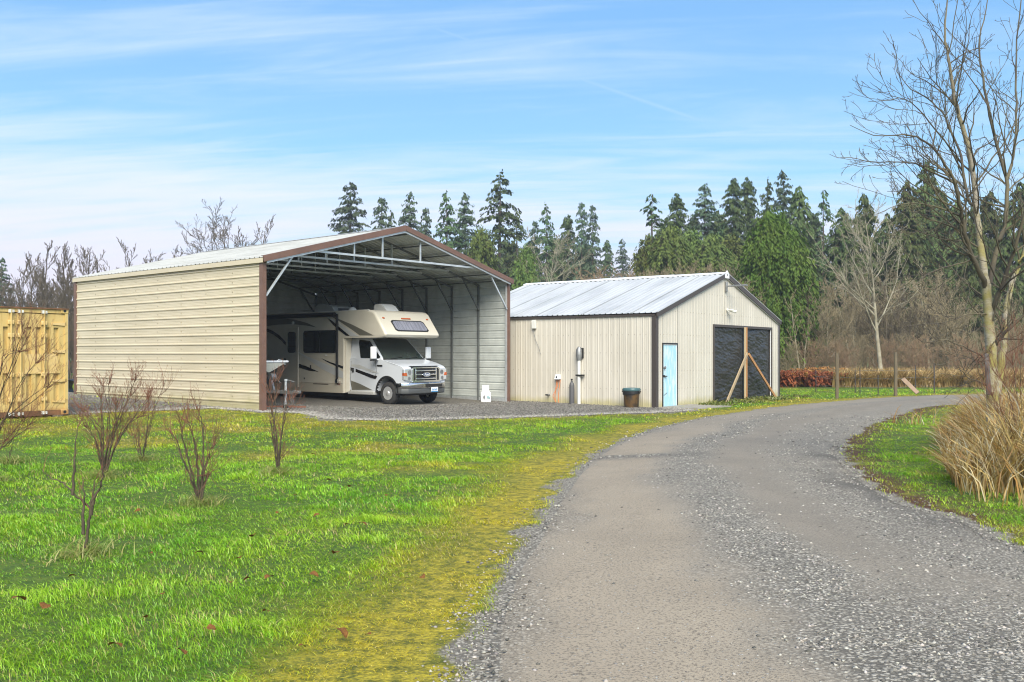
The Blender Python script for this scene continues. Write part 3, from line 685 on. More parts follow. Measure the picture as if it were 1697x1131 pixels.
    # doorway hung with black sheeting
    sheet = mat('black_sheeting', (0.022, 0.023, 0.023), 0.36, 0, None, spec=0.45, bump=0.5, bscale=9.0, stretch=(1, 1, 3))
    r = np.random.default_rng(3)
    for a, b in ((d0 + 0.05, (d0 + d1) / 2 - 0.02), ((d0 + d1) / 2 + 0.02, d1 - 0.05)):
        nx, nz = 60, 110; xs = np.linspace(a, b, nx); zs = np.linspace(-0.12, dtop - 0.05, nz); X, Z = np.meshgrid(xs, zs)
        dy = (fbm(X * 0.8 + 5 * a, Z * 2.5, 0.55, 0) - 0.5) * 0.07 + (fbm(X * 1.2 + 0.35 * Z, Z * 5 + X, 0.20, 3) - 0.5) * 0.035
        V = np.c_[X.ravel(), (0.035 + dy * np.clip(1 - np.abs(2 * (X - a) / (b - a) - 1) ** 8, 0, 1)).ravel(), Z.ravel()]; idx = np.arange(nx * nz).reshape(nz, nx)
        q = np.c_[idx[:-1, :-1].ravel(), idx[:-1, 1:].ravel(), idx[1:, 1:].ravel(), idx[1:, :-1].ravel()]
        np_obj('door_sheeting', V, q, sheet, parent=T, smooth=True)
    mb = MB(); mb.box((d0 - 0.05, -0.055, B), (d0 + 0.035, 0.06, dtop + 0.05)); mb.box((d1 - 0.035, -0.055, B), (d1 + 0.05, 0.06, dtop + 0.05)); mb.box((d0 + 0.035, -0.055, dtop - 0.035), (d1 - 0.035, 0.06, dtop + 0.05)); mb.build('doorway_frame', M['dkbrown'], T)
    for a, b in ((d0 + 0.04, d0 + 0.075), (d1 - 0.06, d1 - 0.042)):
        mb = MB(); mb.box((a, -0.03, B), (b, -0.005, dtop - 0.04)); mb.build('track_strip', M['white'], T)
    mb = MB(); mb.box((d0 - 0.02, 0.14, B), (d1 + 0.02, 0.16, dtop + 0.05)); mb.build('door_backing', M['black'], T)
    # timber props nailed in front of the sheeting
    P = thing('timber_brace', 'raw timber upright with two slanting struts holding the black sheeting shut', 'brace', T.matrix_basis @ Vector((0, 0, 0)), TB, BS)
    P.location = (BP0.x, BP0.y, HC * (1 - BS))
    xp, zp = bgab(1233, 543); z1 = bgab(1232, 586)[1]
    mb = MB(); mb.box((xp - 0.055, -0.115, B), (xp + 0.045, -0.065, zp)); mb.build('upright', M['wood'], P, bevel=0.004, seg=1)
    mb = MB(); mb.box((xp - 0.125, -0.10, B), (xp - 0.065, -0.06, zp)); mb.build('upright', mat('pale_timber', (0.55, 0.44, 0.27), 0.7, 0, (0.45, 0.34, 0.2), 3, stretch=(12, 12, .6)), P)
    xa = bgab(1188.5, 664)[0]; xb = bgab(1275, 658)[0]
    mb = MB(); mb.bar((xp - 0.06, -0.15, z1), (xa, -0.30, -0.10), 0.10, 0.045, (0, 1, 0)); mb.build('strut', mat('weathered_timber', (0.40, 0.31, 0.19), 0.75, 0, (0.30, 0.22, 0.13), 3, stretch=(12, 12, .6)), P)
    mb = MB(); mb.bar((xp + 0.05, -0.15, z1 - 0.02), (xb, -0.30, -0.10), 0.10, 0.045, (0, 1, 0)); mb.build('strut', M['wood'], P)
    bm_ = T.matrix_basis
    def on(v): return Matrix.LocRotScale(T.location, T.rotation_euler, T.scale) @ Vector(v)
    # lamps on the gable
    x, z = bgab(1201, 476); q = thing('wall_lamp', 'flat arm lamp high under the barn ridge', 'lamp', on((x, -0.04, z)), TB, BS)
    mb = MB(); mb.box((-0.06, -0.05, -0.17), (0.05, 0.0, 0.17)); mb.build('mounting_box', M['steel'], q, bevel=0.01)
    mb = MB(); mb.bar((0.0, -0.03, 0.02), (0.05, -0.30, 0.03), 0.05, 0.05); mb.box((-0.06, -0.75, 0.0), (0.10, -0.22, 0.055)); mb.build('lamp_head', M['steel'], q, bevel=0.01)
    x, z = bgab(1203, 515); q = thing('flood_light', 'small twin flood light on the gable above the black doorway', 'lamp', on((x, -0.04, z)), TB, BS * 0.68)
    mb = MB(); mb.lathe([(0.08, -0.05), (0.08, 0.0)], (0, 0, 0.03), 1, 14); mb.build('base_plate', M['offwhite'], q, smooth=True)
    for sx, dz_ in ((-0.03, 0.02), (0.10, -0.03)):
        mb = MB(); mb.tube([(0, -0.05, 0.03), (sx, -0.14, dz_), (sx * 1.6, -0.20, dz_ - 0.01), (sx * 2.6, -0.38, dz_ - 0.03)], [0.025, 0.03, 0.05, 0.085], 12); mb.build('lamp_head', M['offwhite'], q, smooth=True)
    mb = MB(); mb.tube([(0, -0.06, 0), (0.02, -0.12, -0.09)], [0.03, 0.05], 10); mb.build('sensor', M['offwhite'], q, smooth=True)
    # fittings on the long side
    y, z = bside(887.5, 538); q = thing('junction_box', 'slim pale box with a dangling wire high on the barn side', 'junction box', on((-0.04, y, z)), TB, BS)
    mb = MB(); mb.box((-0.09, -0.07, -0.14), (0, 0.07, 0.14)); mb.build('housing', M['offwhite'], q, bevel=0.008)
    mb = MB(); mb.tube([(-0.05, 0.02, -0.14), (-0.05, 0.0, -0.30), (-0.04, -0.05, -0.5), (-0.04, -0.18, -0.75), (-0.04, -0.26, -0.98)], 0.008, 5); mb.build('wire', M['steel'], q)
    y, z = bside(927, 624.5); q = thing('outlet_box', 'white weatherproof outlet box feeding orange cords low on the barn side', 'outlet box', on((-0.04, y, z)), TB, BS * 0.85)
    mb = MB(); mb.box((-0.10, -0.11, -0.10), (0, 0.10, 0.08)); mb.prism([(-0.16, -0.10), (-0.10, 0.05), (-0.10, -0.10)], -0.11, 0.10, 1); mb.build('housing', M['white'], q, bevel=0.01)
    mb = MB(); mb.box((-0.165, -0.03, -0.04), (-0.13, 0.02, 0.02)); mb.build('socket', M['black'], q)
    orange = mat('orange_cord', (0.62, 0.20, 0.06), 0.5)
    for k, (dy, lab) in enumerate(((0.05, 'orange extension cord hanging straight from the left of the outlet box'), (0.0, 'orange extension cord that bows out and coils at the barn foot'), (-0.08, 'orange extension cord hanging from the right edge of the outlet box'))):
        c = thing('extension_cord', lab, 'cord', on((-0.07, y + dy, z - 0.10)), TB, BS, 'orange cords at the outlet box')
        h = z - 0.02; b = 0.10 if k == 1 else 0.02
        pts = [(0, 0, 0), (-0.03, 0.01, -h * 0.25), (-0.03 - b, 0.02 + b, -h * 0.6), (-0.05, 0.02, -h * 0.9), (-0.10, -0.02, -h)] + ([(-0.2, -0.2, -h + .01), (-0.3, -0.35, -h + 0.01), (-0.25, -0.1, -h + 0.02), (-0.15, -0.3, -h + 0.02)] if k == 1 else [(-0.15, -0.06, -h)])
        mb = MB(); mb.tube(pts, 0.011, 6); mb.build('cord', orange, c, smooth=True)
    y, z = bside(963, 590); q = thing('vent_pipe', 'tall white pipe with a grey cowl strapped to the barn side', 'pipe', on((-0.12, y, -0.02)), TB, BS)
    mb = MB(); mb.tube([(0, 0, -0.1), (0, 0, z - 0.08)], 0.055, 14); mb.build('pipe', M['offwhite'], q, smooth=True)
    mb = MB(); mb.tube([(0, 0, z - 0.12), (0, 0, z), (0, 0, z + 0.20), (0.02, 0, z + 0.30)], [0.075, 0.10, 0.10, 0.05], 14); mb.build('cowl', M['steel'], q, smooth=True)
    mb = MB(); mb.box((-0.07, -0.17, z - 0.62), (0.06, 0.09, z - 0.57)); mb.build('strap', M['black'], q)
    mb = MB(); mb.box((0.03, -0.12, z - 0.05), (0.09, -0.03, z + 0.27)); mb.build('bracket', M['black'], q)
    y, z = bside(954, 650); q = thing('gas_cylinder', 'dark slim gas cylinder standing beside the white vent pipe', 'gas cylinder', on((-0.22, y, 0.0)), TB, BS)
    mb = MB(); mb.lathe([(0.075, -0.05), (0.08, 0.0), (0.08, 0.62), (0.065, 0.70), (0.03, 0.74), (0.03, 0.77)], (0, 0, 0), 2, 16); mb.build('body', mat('cylinder_paint', (0.09, 0.09, 0.095), 0.5), q, smooth=True)
    mb = MB(); mb.lathe([(0.018, 0.77), (0.018, 0.84)], (0, 0, 0), 2, 8); mb.box((-0.035, -0.01, 0.80), (0.035, 0.02, 0.83)); mb.build('valve', M['black'], q)
    y, z = bside(911, 654.5); q = thing('pipe_stub', 'short capped pipe stub low on the barn side', 'pipe', on((-0.03, y, z)), TB, BS)
    mb = MB(); mb.lathe([(0.03, -0.14), (0.03, 0.0)], (0, 0, 0), 0, 10); mb.build('pipe', M['steel'], q, smooth=True); mb = MB(); mb.box((-0.155, -0.05, -0.02), (-0.125, 0.05, 0.02)); mb.build('handle', M['black'], q)
    # bin
    y, z = bside(1047, 660); q = thing('rubbish_bin', 'brown rubbish bin with a teal lid standing against the barn', 'bin', on((-0.40, y - 0.22, -0.0)), TB, BS * 0.9)
    bodym = mat('bin_body', (0.11, 0.06, 0.018), 0.5, 0, (0.025, 0.022, 0.018), 3.0, 0.35, 0.6)
    mb = MB(); k = 16
    def ring(r, h, sq=3.0):
        o = []
        for j in range(k):
            a = 2 * math.pi * j / k; c, s_ = math.cos(a), math.sin(a); f = (abs(c) ** sq + abs(s_) ** sq) ** (-1 / sq); o.append((r * c * f, r * s_ * f, h))
        return o
    rs = [(0.21, -0.03), (0.215, 0.0), (0.235, 0.35), (0.26, 0.60), (0.26, 0.61)]
    vs = sum((ring(*a) for a in rs), []); fs = [(i * k + j, i * k + (j + 1) % k, (i + 1) * k + (j + 1) % k, (i + 1) * k + j) for i in range(4) for j in range(k)] + [tuple(range(k - 1, -1, -1))]
    mb.add(vs, fs); mb.build('body', bodym, q, smooth=True)
    mb = MB(); rs = [(0.275, 0.575), (0.285, 0.60), (0.285, 0.63), (0.26, 0.67), (0.10, 0.685)]; vs = sum((ring(*a) for a in rs), [])
    fs = [(i * k + j, i * k + (j + 1) % k, (i + 1) * k + (j + 1) % k, (i + 1) * k + j) for i in range(4) for j in range(k)] + [tuple(range(4 * k, 5 * k))]; mb.add(vs, fs); mb.build('lid', mat('teal_lid', (0.055, 0.12, 0.13), 0.4), q, smooth=True)
    mb = MB(); vs = []; rr = random.Random(4)
    for h in (0.585, 0.55, 0.50):
        for j in range(k):
            p = Vector(ring(0.272, h)[j]); vs.append((p.x, p.y, h - (rr.random() * 0.06 if h < 0.52 else 0)))
    mb.add(vs, [(i * k + j, i * k + (j + 1) % k, (i + 1) * k + (j + 1) % k, (i + 1) * k + j) for i in range(2) for j in range(k)]); mb.build('liner', M['black'], q, smooth=True)
    for s_ in (-1, 1):
        mb = MB(); mb.box((-0.06, s_ * 0.30 - 0.04, 0.53), (0.06, s_ * 0.30 + 0.04, 0.57)); mb.build('handle', M['black'], q, bevel=0.01)
    # threshold slab
    mb = MB(); mb.prism([(e0 - 0.15, -1.3), (e1 + 0.75, -1.5), (e1 + 0.9, -0.06), (e0 - 0.1, -0.06)], -0.12, 0.028, 2)
    o = mb.build('concrete_slab', mat('concrete', (0.30, 0.28, 0.24), 0.85, 0, (0.22, 0.20, 0.17), 6, bump=0.2), None); o.location = T.location; o.rotation_euler = T.rotation_euler; o.scale = T.scale
    tag(o, 'worn concrete slab at the blue door', 'slab')
    return T
BARN = make_barn()
# ------------------------------------------------------------------ the motorhome
RV0 = CP0 + DX * 4.6            # near-side front reference before the 1.03 scale
def rvpx(px, py, x=0.0):
    """photo point -> (y, z) on the motorhome's plane at local x"""
    o = RV0 + DX * x; v = plane_pt(o, DY, px); Y = o.y + DY.y * v; return v, HC - (py - YH) / F_PX * Y
def rvz(X, Y): return lambda x, y: (430 + X / 5.142, 480 + Y / 5.142)
def Z3(X, Y, x=0.0): return rvpx(430 + X / 5.142, 480 + Y / 5.142, x)
def rect_ring(mb, poly, depth0, depth1, w, axis=0):
    """frame: ring between poly and the same shrunk by w, extruded along axis"""
    c = (sum(p[0] for p in poly) / len(poly), sum(p[1] for p in poly) / len(poly)); k = len(poly)
    hx = max(abs(p[0] - c[0]) for p in poly); hy = max(abs(p[1] - c[1]) for p in poly)
    inn = [(c[0] + (p[0] - c[0]) * (1 - w / hx), c[1] + (p[1] - c[1]) * (1 - w / hy)) for p in poly]
    def P(q, d):
        q = list(q); q.insert(axis, d); return q
    vs = [P(p, depth0) for p in poly] + [P(p, depth1) for p in poly] + [P(p, depth0) for p in inn] + [P(p, depth1) for p in inn]
    fs = []
    for i in range(k):
        j = (i + 1) % k; fs += [(i, j, k + j, k + i), (2 * k + i, 3 * k + i, 3 * k + j, 2 * k + j), (i, 2 * k + i, 2 * k + j, j), (k + i, k + j, 3 * k + j, 3 * k + i)]
    return mb.add(vs, fs)
def rounded(y0, z0, y1, z1, r, n=5):
    o = []
    for cx, cy, a0 in ((y1 - r, z1 - r, 0), (y0 + r, z1 - r, 90), (y0 + r, z0 + r, 180), (y1 - r, z0 + r, 270)):
        for i in range(n + 1):
            a = R(a0 + 90 * i / n); o.append((cx + r * math.cos(a), cy + r * math.sin(a)))
    return o

def wheel(name, parent, x, y, z, side=-1, r=0.372):
    """tyre with rim; side -1: outer face towards -x"""
    mb = MB(); s = side
    prof = [(0.215, 0.20), (0.235, 0.225), (0.33, 0.225), (0.358, 0.205), (r, 0.165), (r + 0.001, 0.11), (r, 0.05), (0.355, 0.015), (0.32, 0.0), (0.235, 0.0), (0.212, 0.02)]
    mb.lathe([(a, s * (b - 0.225)) for a, b in prof][::-1] if s > 0 else [(a, s * (b - 0.225) + 0 * s) for a, b in prof], (0, 0, 0), 0, 40)
    mb.f = [f for f in mb.f if len(f) == 4]; mb.m = [0] * len(mb.f)
    w = mb.build('wheel', M['rubber'], parent, smooth=True, loc=(x, y, z))
    mb = MB(); mb.lathe([(0.214, -s * 0.003), (0.205, s * 0.0), (0.19, -s * 0.035), (0.165, -s * 0.045), (0.15, -s * 0.03), (0.095, -s * 0.02), (0.075, s * 0.005), (0.06, s * 0.018), (0.01, s * 0.02)], (0, 0, 0), 0, 32); mb.build('rim', M['alloy'], w, smooth=True)
    for i in range(8):
        a = 2 * math.pi * i / 8; mb = MB(); c = (s * -0.026, 0.135 * math.cos(a), 0.135 * math.sin(a)); mb.lathe([(0.030, -0.018), (0.030, 0.006)] if s < 0 else [(0.03, -0.006), (0.03, 0.018)], c, 0, 10); mb.build('rim_hole', M['black'], w)
    return w

def make_rv():
    W = 2.45
    T = thing('motorhome', 'cream and white camper motorhome with swoosh stripes parked nose out under the open shed', 'motorhome', (RV0.x * 1.03, RV0.y * 1.03, 1.65 * (1 - 1.03)), TH, 1.03)
    sidem = mat('coach_side', (0.54, 0.505, 0.42), 0.3, 0, (0.50, 0.465, 0.385), 1.5); cream = mat('coach_cream', (0.58, 0.54, 0.445), 0.28, coat=0.3)
    cabw = mat('cab_white', (0.54, 0.57, 0.61), 0.22, coat=0.6); taupe = mat('stripe_taupe', (0.125, 0.12, 0.095), 0.3); silver = mat('stripe_silver', (0.55, 0.56, 0.55), 0.3, 0.2); blk = mat('stripe_black', (0.012, 0.011, 0.011), 0.25)
    skirt = mat('coach_skirt', (0.46, 0.42, 0.335), 0.35)
    # coach body: side profile with the overcab nose
    prof = [(7.0, 0.50), (7.0, 2.95), (6.9, 3.04), (0.86, 3.04), (0.72, 3.01), (0.60, 2.93), (0.14, 2.33), (0.10, 2.24), (0.15, 2.17), (0.28, 2.145), (2.15, 2.15), (2.15, 0.34), (6.2, 0.34)]
    mb = MB(); mb.prism(prof, 0.0, W, 0)
    me = bpy.data.meshes.new('body'); me.from_pydata(mb.v, [], mb.f); bm = bmesh.new(); bm.from_mesh(me)
    bm.verts.ensure_lookup_table()
    es = [e for e in bm.edges if abs(e.verts[0].co.x - e.verts[1].co.x) < 1e-4 and all(v.co.y < 0.9 for v in e.verts)]
    bmesh.ops.bevel(bm, geom=es, offset=0.11, segments=6, profile=0.5, affect='EDGES', clamp_overlap=True)
    bmesh.ops.recalc_face_normals(bm, faces=bm.faces); me.materials.append(sidem); me.materials.append(cream)
    for f in bm.faces: f.material_index = 0 if (abs(f.normal.x) > 0.93) else 1
    bm.to_mesh(me); bm.free(); me.shade_smooth(); me.set_sharp_from_angle(angle=R(32))
    o = bpy.data.objects.new('body', me); COL.objects.link(o); o.parent = T
    mb = MB(); mb.box((-0.012, 2.16, 0.335), (0.02, 7.0, 0.66)); mb.build('skirt', skirt, T, bevel=0.006)
    mb = MB(); mb.box((0.15, 2.3, 0.22), (W - 0.15, 6.9, 0.335)); mb.build('chassis', M['black'], T)
    # seams and mouldings on the side
    mb = MB(); mb.box((-0.022, 2.155, 0.655), (-0.001, 7.0, 0.68)); mb.build('side_moulding', sidem, T)
    mb = MB(); mb.box((-0.020, 2.9, 0.60), (-0.012, 3.7, 0.625)); mb.build('hatch_seam', M['dkbrown'], T)
    # swooshes: cut vinyl on the side
    def decal(pts, m, x=-0.004, n='stripe'):
        mb = MB(); mb.prism([Z3(*p, x=x) for p in pts], x, x + 0.0035, 0); mb.build(n, m, T)
    decal([(600, 222), (700, 262), (790, 300), (880, 345), (972, 392), (855, 392), (790, 345), (730, 305), (665, 262)], taupe)
    decal([(566, 230), (600, 240), (690, 296), (770, 350), (848, 400), (775, 398), (720, 350), (650, 290), (590, 245)], silver, -0.007)
    decal([(580, 246), (610, 262), (690, 330), (768, 396), (735, 392), (680, 350), (625, 300)], blk, -0.010)
    decal([(60, 246), (180, 243), (300, 258), (400, 284), (488, 324), (400, 308), (280, 296), (160, 300), (60, 312)], taupe)
    decal([(40, 325), (110, 352), (170, 392), (232, 455), (240, 492), (190, 440), (120, 385), (40, 350)], blk)
    decal([(210, 585), (300, 622), (400, 655), (505, 702), (420, 692), (320, 662), (210, 625)], blk)
    decal([(316, 524), (400, 568), (520, 616), (640, 668), (712, 700), (712, 756), (640, 732), (530, 676), (420, 602), (345, 548)], silver)
    decal([(528, 588), (600, 618), (712, 655), (712, 676), (650, 652), (570, 615)], blk, -0.007)
    # entry door
    (ya, za), (yb, zb) = Z3(228, 325), Z3(326, 850)
    mb = MB(); mb.box((-0.018, yb, 0.45), (0.0, ya, za)); D = mb.build('entry_door', sidem, T, bevel=0.01)
    mb = MB(); mb.prism(rounded(Z3(312, 0)[0], Z3(0 + 280, 540)[1], Z3(245, 0)[0], Z3(280, 362)[1], 0.10), -0.026, -0.017, 0); mb.build('window', M['glass'], D)
    mb = MB(); mb.bar((-0.035, Z3(334, 0)[0], Z3(334, 830)[1]), (-0.035, Z3(334, 0)[0], Z3(334, 322)[1]), 0.07, 0.03, (1, 0, 0)); mb.build('door_edge', mat('door_edge', (0.62, 0.58, 0.48), 0.3), T)
    mb = MB(); mb.lathe([(0.05, -0.04), (0.05, -0.001)], (0, Z3(290, 285)[0], Z3(290, 285)[1]), 0, 12); mb.build('porch_light', M['offwhite'], T)
    # side window
    y0, z1 = Z3(656, 346); y1, z0 = Z3(378, 541)
    mb = MB(); rect_ring(mb, rounded(y0, z0, y1, z1, 0.10), -0.022, 0.0, 0.035); wdw = mb.build('window', M['black'], T)
    mb = MB(); mb.prism(rounded(y0 + .03, z0 + .03, y1 - .03, z1 - .03, 0.08), -0.012, -0.001, 0); mb.build('pane', M['glass'], wdw)
    mb = MB(); ym = (y0 + y1) / 2; mb.box((-0.018, ym - 0.02, z0 + 0.03), (-0.012, ym + 0.02, z1 - 0.03)); mb.build('mullion', M['black'], wdw)
    # small fittings on the side
    for X, Y_, w_, h_, m_ in ((437, 657, 0.05, 0.10, M['black']), (385, 757, 0.05, 0.05, M['black']), (570, 562, 0.10, 0.04, M['offwhite']), (678, 800, 0.16, 0.12, M['brown'])):
        y, z = Z3(X, Y_); mb = MB(); mb.box((-0.02, y - w_ / 2, z - h_ / 2), (0.0, y + w_ / 2, z + h_ / 2)); mb.build('side_fitting', m_, T, bevel=0.006)
    # awning: rolled tube along the roof edge and the folded arm
    ya, za = Z3(655, 175)
    mb = MB(); mb.tube([(-0.07, ya, 2.93), (-0.07, 6.9, 2.93)], 0.075, 14); A = mb.build('awning', M['black'], T, smooth=True)
    ya, z0 = Z3(672, 770); mb = MB(); mb.bar((-0.06, ya, z0), (-0.06, ya, 2.95), 0.07, 0.06, (1, 0, 0)); mb.build('arm', M['black'], A, bevel=0.008)
    mb = MB(); mb.box((-0.09, ya - 0.06, z0 - 0.10), (0.0, ya + 0.06, z0 + 0.02)); mb.build('bracket', M['chrome'], A)
    # roof things
    def ac(y0, y1, x0, x1, h, m, zz=3.03):
        mb = MB(); mb.prism([(y1, zz), (y1, zz + h * 0.75), (y1 - 0.10, zz + h), ((y0 + y1) / 2, zz + h), (y0 + 0.16, zz + h * 0.72), (y0, zz + 0.03), (y0, zz)], x0, x1, 0); return mb.build('roof_air_conditioner', m, T, bevel=0.04, seg=3)
    a_ = ac(0.98, 1.62, 0.85, 1.40, 0.25, mat('ac_white', (0.50, 0.51, 0.50), 0.5))
    b_ = ac(3.6, 4.7, 0.85, 1.75, 0.32, mat('ac_grey', (0.45, 0.46, 0.44), 0.5)); mb = MB(); mb.box((1.0, 3.59, 3.10), (1.5, 3.61, 3.22)); mb.build('louvre', M['black'], b_)
    mb = MB(); mb.lathe([(0.15, 0), (0.14, 0.08), (0.09, 0.15), (0.03, 0.18)], (0.7, 2.5, 3.03), 2, 16); mb.build('roof_antenna', M['offwhite'], T, smooth=True)
    mb = MB(); mb.tube([(0.02, 0.9, 3.035), (0.02, 6.95, 3.035)], 0.018, 6); mb.build('roof_rail', M['offwhite'], T)
    # overcab window, lights (on the leaning front face)
    a = Vector((0, 0.14, 2.33)); b = Vector((0, 0.60, 2.93)); up = (b - a).normalized(); nrm = Vector((0, -up.z, up.y))
    def face(x, s, off): return Vector((x, 0, 0)) + a + up * s + nrm * off
    def fpoly(mb, pts, o0, o1):
        k = len(pts); vs = [face(x, s, o0) for x, s in pts] + [face(x, s, o1) for x, s in pts]
        mb.add(vs, [tuple(range(k)), tuple(range(2 * k - 1, k - 1, -1))] + [(i, (i + 1) % k, k + (i + 1) % k, k + i) for i in range(k)])
    fw = [(0.58, 0.02), (1.92, 0.02), (2.0, 0.08), (1.95, 0.42), (1.86, 0.48), (0.56, 0.48), (0.48, 0.42), (0.50, 0.08)]
    mb = MB(); fpoly(mb, fw, 0.0, 0.016); wdw = mb.build('overcab_window', M['black'], T, bevel=0.008)
    ins = [(1.25 + (x - 1.25) * 0.93, 0.24 + (s - 0.24) * 0.80) for x, s in fw]
    cur = mat('pleated_curtain', (0.16, 0.165, 0.20), 0.4, 0, (0.24, 0.245, 0.29), 2.0, 0.45, 0.55, stretch=(9, 1, 1)); mb = MB(); fpoly(mb, ins, 0.014, 0.019); mb.build('curtain_pane', cur, wdw)
    amber = mat('amber_lens', (0.45, 0.10, 0.03), 0.25)
    mb = MB(); fpoly(mb, [(1.02, 0.53), (1.42, 0.53), (1.42, 0.57), (1.02, 0.57)], 0.0, 0.03); mb.build('marker_light', amber, T)
    for x in (0.24, 2.2):
        mb = MB(); fpoly(mb, [(x - 0.04, 0.53), (x + 0.04, 0.53), (x + 0.04, 0.575), (x - 0.04, 0.575)], -0.01, 0.025); mb.build('marker_light', amber, T)
    # cab
    xl, xr = 0.235, 2.215; arc = [(0.30 + 0.47 * math.cos(R(a)), 0.40 + 0.47 * math.sin(R(a))) for a in range(4, 178, 12)]
    prof = [(2.16, 0.44), (0.90, 0.40)] + arc + [(-0.18, 0.46), (-0.36, 0.58), (-0.40, 0.70), (-0.42, 1.10), (-0.40, 1.17), (-0.33, 1.225), (0.05, 1.335), (0.50, 1.43), (0.56, 1.45), (2.16, 1.47)]
    mb = MB(); mb.prism(prof, xl, xr, 0)
    me = bpy.data.meshes.new('cab'); me.from_pydata(mb.v, [], mb.f); bm = bmesh.new(); bm.from_mesh(me)
    for v in bm.verts:      # nose narrows a little in plan, hood narrower than the fenders
        if v.co.y < -0.1: v.co.x += (0.05 if v.co.x < 1.2 else -0.05) * min(1, (-0.1 - v.co.y) / 0.3)
    bmesh.ops.recalc_face_normals(bm, faces=bm.faces); bm.to_mesh(me); bm.free(); me.materials.append(cabw)
    C = bpy.data.objects.new('cab', me); COL.objects.link(C); C.parent = T
    bv = C.modifiers.new('bevel', 'BEVEL'); bv.width = 0.055; bv.segments = 4; bv.limit_method = 'ANGLE'; bv.angle_limit = R(50); me.shade_smooth(); me.set_sharp_from_angle(angle=R(40))
    mb = MB(); mb.prism([(0.92, 0.42)] + [(0.30 + 0.44 * math.cos(R(a)), 0.40 + 0.44 * math.sin(R(a))) for a in range(0, 181, 15)] + [(-0.15, 0.30), (0.92, 0.30)], xl + 0.30, xr - 0.30, 0); mb.build('wheel_well', M['black'], C)
    mb = MB(); kk = []
    for rr_, xx in ((0.47, xl - 0.012), (0.53, xl - 0.012)): kk += [(xx, 0.30 + rr_ * math.cos(R(a)), 0.40 + rr_ * math.sin(R(a))) for a in range(0, 181, 12)]
    for rr_, xx in ((0.47, xl + 0.05), (0.53, xl + 0.003)): kk += [(xx, 0.30 + rr_ * math.cos(R(a)), 0.40 + rr_ * math.sin(R(a))) for a in range(0, 181, 12)]
    mb.add(kk, [(i, i + 1, 17 + i, 16 + i) for i in range(15)] + [(i, i + 1, 33 + i, 32 + i) for i in range(15)] + [(16 + i, 17 + i, 49 + i, 48 + i) for i in range(15)]); mb.build('wheel_arch_trim', M['black'], C)
    # greenhouse
    yb0, yt0, zt = 0.53, 1.28, 2.16
    vb = [(xl + .03, yb0, 1.43), (xr - .03, yb0, 1.43), (xr - .03, 2.16, 1.45), (xl + .03, 2.16, 1.45), (xl + .16, yt0, zt), (xr - .16, yt0, zt), (xr - .14, 2.16, zt), (xl + .14, 2.16, zt)]
    mb = MB(); mb.add(vb, [(0, 1, 5, 4), (1, 2, 6, 5), (2, 3, 7, 6), (3, 0, 4, 7), (4, 5, 6, 7), (0, 3, 2, 1)]); mb.build('cab_roof', cabw, C, bevel=0.04, seg=3)
    def lerp(p, q, t): return Vector(p).lerp(Vector(q), t)
    def on_face(A, B, Cc, Dd, uv, off):
        A, B, Cc, Dd = map(Vector, (A, B, Cc, Dd)); n = (B - A).cross(Dd - A).normalized()
        return [A.lerp(B, u).lerp(Dd.lerp(Cc, u), v) + n * off for u, v in uv]
    def panel(quad, uv, o0, o1, name, m, par):
        mb = MB(); k = len(uv); vs = on_face(*quad, uv, o0) + on_face(*quad, uv, o1)
        mb.add(vs, [tuple(range(k)), tuple(range(2 * k - 1, k - 1, -1))] + [(i, (i + 1) % k, k + (i + 1) % k, k + i) for i in range(k)]); return mb.build(name, m, par)
    wq = (vb[0], vb[1], vb[5], vb[4])
    M['screen'] = mat('windscreen_glass', (0.022, 0.032, 0.028), 0.03, 0.0, (0.035, 0.05, 0.044), 1.2, spec=0.7)
    ws = panel(wq, [(0.035, 0.05), (0.5, 0.01), (0.965, 0.05), (0.955, 0.93), (0.5, 0.97), (0.045, 0.93)], 0.001, 0.010, 'windscreen', M['screen'], C)
    panel(wq, [(0.02, 0.0), (0.98, 0.0), (0.98, 0.05), (0.5, 0.015), (0.02, 0.05)], 0.002, 0.014, 'cowl_strip', M['black'], ws)
    for u0, u1 in ((0.20, 0.52), (0.55, 0.88)):
        p0 = on_face(*wq, [(u0, 0.035)], 0.03)[0]; p1 = on_face(*wq, [(u1 - 0.03, 0.12)], 0.03)[0]
        mb = MB(); mb.bar(p0, p1, 0.02, 0.015); mb.build('wiper', M['black'], ws)
    sq = (vb[3], vb[0], vb[4], vb[7]); L_ = sq
    sw = panel(L_, [(0.30, 0.06), (0.86, 0.06), (0.995, 0.14), (0.93, 0.90), (0.43, 0.92), (0.34, 0.70)][0:0] or [(0.36, 0.07), (0.93, 0.07), (0.985, 0.14), (0.90, 0.84), (0.42, 0.90), (0.37, 0.78)], 0.002, 0.012, 'side_window', M['glass'], C)
    panel((vb[1], vb[2], vb[6], vb[5]), [(0.04, 0.10), (0.6, 0.07), (0.6, 0.88), (0.12, 0.84)], 0.002, 0.012, 'side_window', M['glass'], C)
    # door cut lines, handle, stripes on the cab side
    def cabp(X, Y_): return Z3(X, Y_, xl)
    def cdecal(pts, m, n='stripe', o=0.004):
        mb = MB(); mb.prism([cabp(*p) for p in pts], xl - o, xl - o + 0.003, 0); mb.build(n, m, C)
    cdecal([(776, 664), (805, 670), (805, 700), (776, 690)], blk); cdecal([(820, 676), (900, 706), (975, 732), (1003, 738), (990, 762), (940, 750), (870, 722), (820, 702)], blk)
    cdecal([(776, 640), (850, 640), (930, 676), (1020, 712), (960, 706), (880, 680), (790, 655)], silver)
    cdecal([(778, 775), (860, 806), (960, 856), (790, 856)], taupe); cdecal([(780, 858), (965, 858), (965, 870), (782, 870)], silver)
